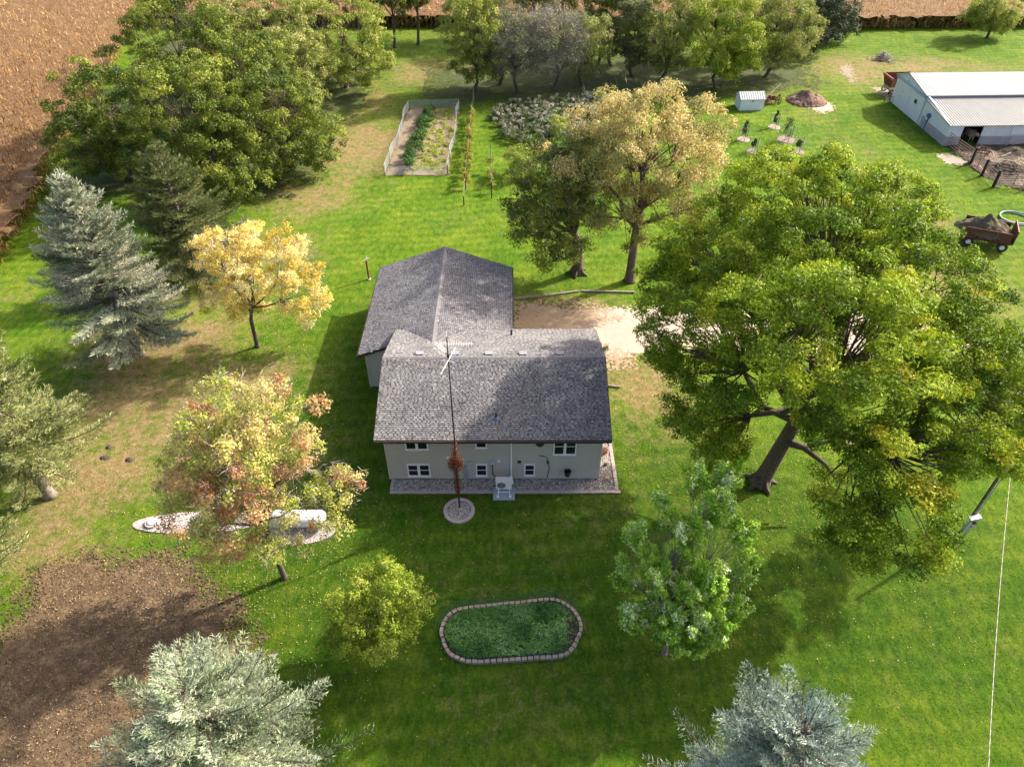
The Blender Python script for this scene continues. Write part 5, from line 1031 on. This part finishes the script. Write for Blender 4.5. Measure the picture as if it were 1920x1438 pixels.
for i, (x, y, lab) in enumerate(((1885, 318, 'dark manure heap in the middle of the cattle yard'), (1900, 285, 'low dark heap by the pole in the cattle yard'))):
    mound('manure_heap', lab, 'heap', tuple(G(x, y)), 2.6 - .5*i, 1.5, .7 - .2*i, surf('manure', (.02,.015,.012), (.045,.032,.022), 4, .97, c3=(.1,.07,.045), bmp=.9, bscale=10), 60+i)
# hay wagon
q = G(1848, 462); hw = thing('hay_wagon', 'rusty red wagon heaped with dark old hay on the bare ground', 'wagon', (q.x, q.y+.6, 0), R(-24))
Mh = surf('old_hay', (.065, .052, .036), (.115, .09, .055), 6, .97, c3=(.03,.025,.02), bmp=.9, bscale=14)
m = MB(); m.box(-1.9,1.9,-1.1,1.1,.75,.87); m.bar((-1.8,-.7,.6),(1.8,-.7,.6),.14).bar((-1.8,.7,.6),(1.8,.7,.6),.14); m.build('deck', M_rust, hw)
for (x, w_) in ((-1.2,1.2),(.0,1.1),(1.15,1.1)): MB().box(x-w_/2, x+w_/2, -1.16, -1.1, .8, 1.75).build('side_panel', M_rust, hw); MB().box(x-w_/2, x+w_/2, 1.1, 1.16, .8, 1.75).build('side_panel', M_rust, hw)
MB().box(1.9, 1.97, -1.15, 1.15, .8, 2.0).build('end_panel', M_rust, hw); MB().box(1.9, 1.98, -1.15, 1.15, 2.003, 2.07).build('top_rail', surf('pale_rust', (.4,.2,.16)), hw)
hm = mound('hay', None, None, (-.3, .1, 1.1), 2.35, 1.55, 1.4, Mh, 31, parent=hw)
for (x, y) in ((-1.3,-1.05),(1.3,-1.05),(-1.3,1.05),(1.3,1.05)):
    wh = MB().tube([(x, y-.12, .42), (x, y+.12, .42)], .42, 18).build('wheel', M_dark, hw); MB().tube([(x, y-.135, .42), (x, y-.121, .42)], .2, 12).build('rim', M_white, wh)
q = G(1903, 411); m = MB()
for j in range(3): m.tube([(math.cos(t)*(1.25+.04*j), math.sin(t)*(1.25-.03*j), .06+.07*j) for t in np.linspace(0, 6.283, 33)], .045, 6, False)
o = m.build('coiled_pipe', surf('pale_pipe', (.62,.66,.66), (.5,.54,.55), 2, .5)); o.location = q; setp(o, 'coil of pale water pipe on the grass beyond the hay wagon', 'pipe coil')

# ------------------------------------------------------------------ litter and grass detail
F_lit = leafmat('fallen_leaves', [(.2, .12, .05), (.36, .25, .1), (.46, .36, .17), (.32, .3, .08)], .1)
rg = np.random.default_rng(90); n = 60000
c = np.concatenate([rg.uniform((-34, -15), (24, 30), (n, 2))]); hs = np.zeros(n)
for (x, y, r) in ((-17.9,12.5,6),(-11.4,-6.7,6),(14.9,-.3,9),(-26,11,7),(-26,-1,6),(6,22,6),(-14,3,6),(8,8,5),(-17.9,12.5,4),(-11.4,-6.7,4)): hs += np.exp(-((c[:, 0]-x)**2 + (c[:, 1]-y)**2)/r**2)
kp = (rg.random(n) < np.clip(hs*.55 + .008, 0, 1)); kp &= ~((c[:, 0] > -9.6) & (c[:, 0] < 6.7) & (c[:, 1] > -1.3) & (c[:, 1] < 18.5)) | ((c[:, 0] > .5) & (c[:, 1] > 9.5)); c = c[kp]; n = len(c)
P = np.column_stack([c, rg.uniform(.02, .05, n)]); V, F = leaf_cloud(rg, P, np.tile([0,0,1.], (n, 1)), .075, .055, .45); setp(link('fallen_leaves', np_mesh('fallen_leaves', V, F, F_lit, tint=rg.random(n))), 'fallen leaves scattered over the lawn under the trees', 'leaves', kind='stuff')
F_gr = leafmat('grass_blades', [(.05, .12, .006), (.1, .18, .01), (.16, .22, .015), (.3, .26, .1)], .4, .25)
n = 120000; c = rg.uniform((-30, -19), (30, 30), (n, 2)); c = c[rg.random(n) < np.clip(1.1 - (c[:, 1]+19)/60, .25, 1)]
c = c[~((c[:, 0] > -9.2) & (c[:, 0] < 6.6) & (c[:, 1] > -1.2) & (c[:, 1] < 18.2))]; c = c[sdf_poly([G(*p) for p in px], c[:, 0], c[:, 1]) > -.3]; c = c[sdf_poly(ip, c[:, 0], c[:, 1]) > .15]; c = c[~((c[:, 0] > 4) & (c[:, 1] > 11.6) & (c[:, 1] < 17))]
far = rg.uniform((-40, 28), (75, 90), (42000, 2)); far = far[sdf_poly([gfl, gfr, gbr, gbl], far[:, 0], far[:, 1]) > .1]; far = far[~((far[:, 0] > 47) & (far[:, 1] > 37) & (far[:, 1] < 66))]; nf = len(far); c = np.concatenate([c, far])
n = len(c); bigger = np.ones((n, 1)); bigger[-nf:] = 1.6; D = unit(rg.normal(size=(n, 3)) * [1, 1, .3] + [0, 0, .9]); L = rg.uniform(.035, .085, (n, 1)) * bigger; B = unit(np.cross(D, rg.normal(size=(n, 3)))) * .02 * bigger
P = np.column_stack([c, np.zeros(n)]); Vt = np.empty((n, 3, 3)); Vt[:, 0] = P - B; Vt[:, 1] = P + B; Vt[:, 2] = P + D*L
dd = dry_at(c[:, 0], c[:, 1]); i_ = np.clip(((c[:, 0]-gx0)/cell).astype(int), 0, nx); j_ = np.clip(((c[:, 1]-gy0)/cell).astype(int), 0, ny)
tn = np.clip(.45 - .35*shade_green[i_, j_] + rg.normal(size=n)*.15 + (rg.random(n) < dd*.8)*.6, 0, 1)
setp(link('grass_tufts', np_mesh('grass_tufts', Vt.reshape(-1, 3), np.arange(3*n).reshape(n, 3), F_gr, tint=tn)), 'short mown grass blades over the yard lawn', 'grass', kind='stuff')
n = 26000; Pp = np.array([(p.x, p.y) for p in [G(*p) for p in px]]); c = rg.uniform(Pp.min(0), Pp.max(0), (n*2, 2)); c = c[sdf_poly(Pp, c[:, 0], c[:, 1]) < rg.normal(.2, .7, len(c))][:n]; n = len(c)
P = np.column_stack([c, rg.uniform(.03, .09, n)]); V, F = leaf_cloud(rg, P, np.tile([0,0,1.], (n, 1)), .1, .05, .5)
F_mul = leafmat('mulch_chips', [(.045, .03, .017), (.12, .078, .044), (.25, .17, .09), (.44, .32, .17)], .05, .4)
setp(link('mulch_litter', np_mesh('mulch_litter', V, F, F_mul, tint=np.clip(rg.beta(1.5, 2.2, n) * (.7 + .6 * vnoise(c[:, 0], c[:, 1], 2.2, 9)), 0, 1))), 'wood chips and dead leaves over the dark soil patch', 'mulch', kind='stuff')
print('TRIS spruce quads', cnt)
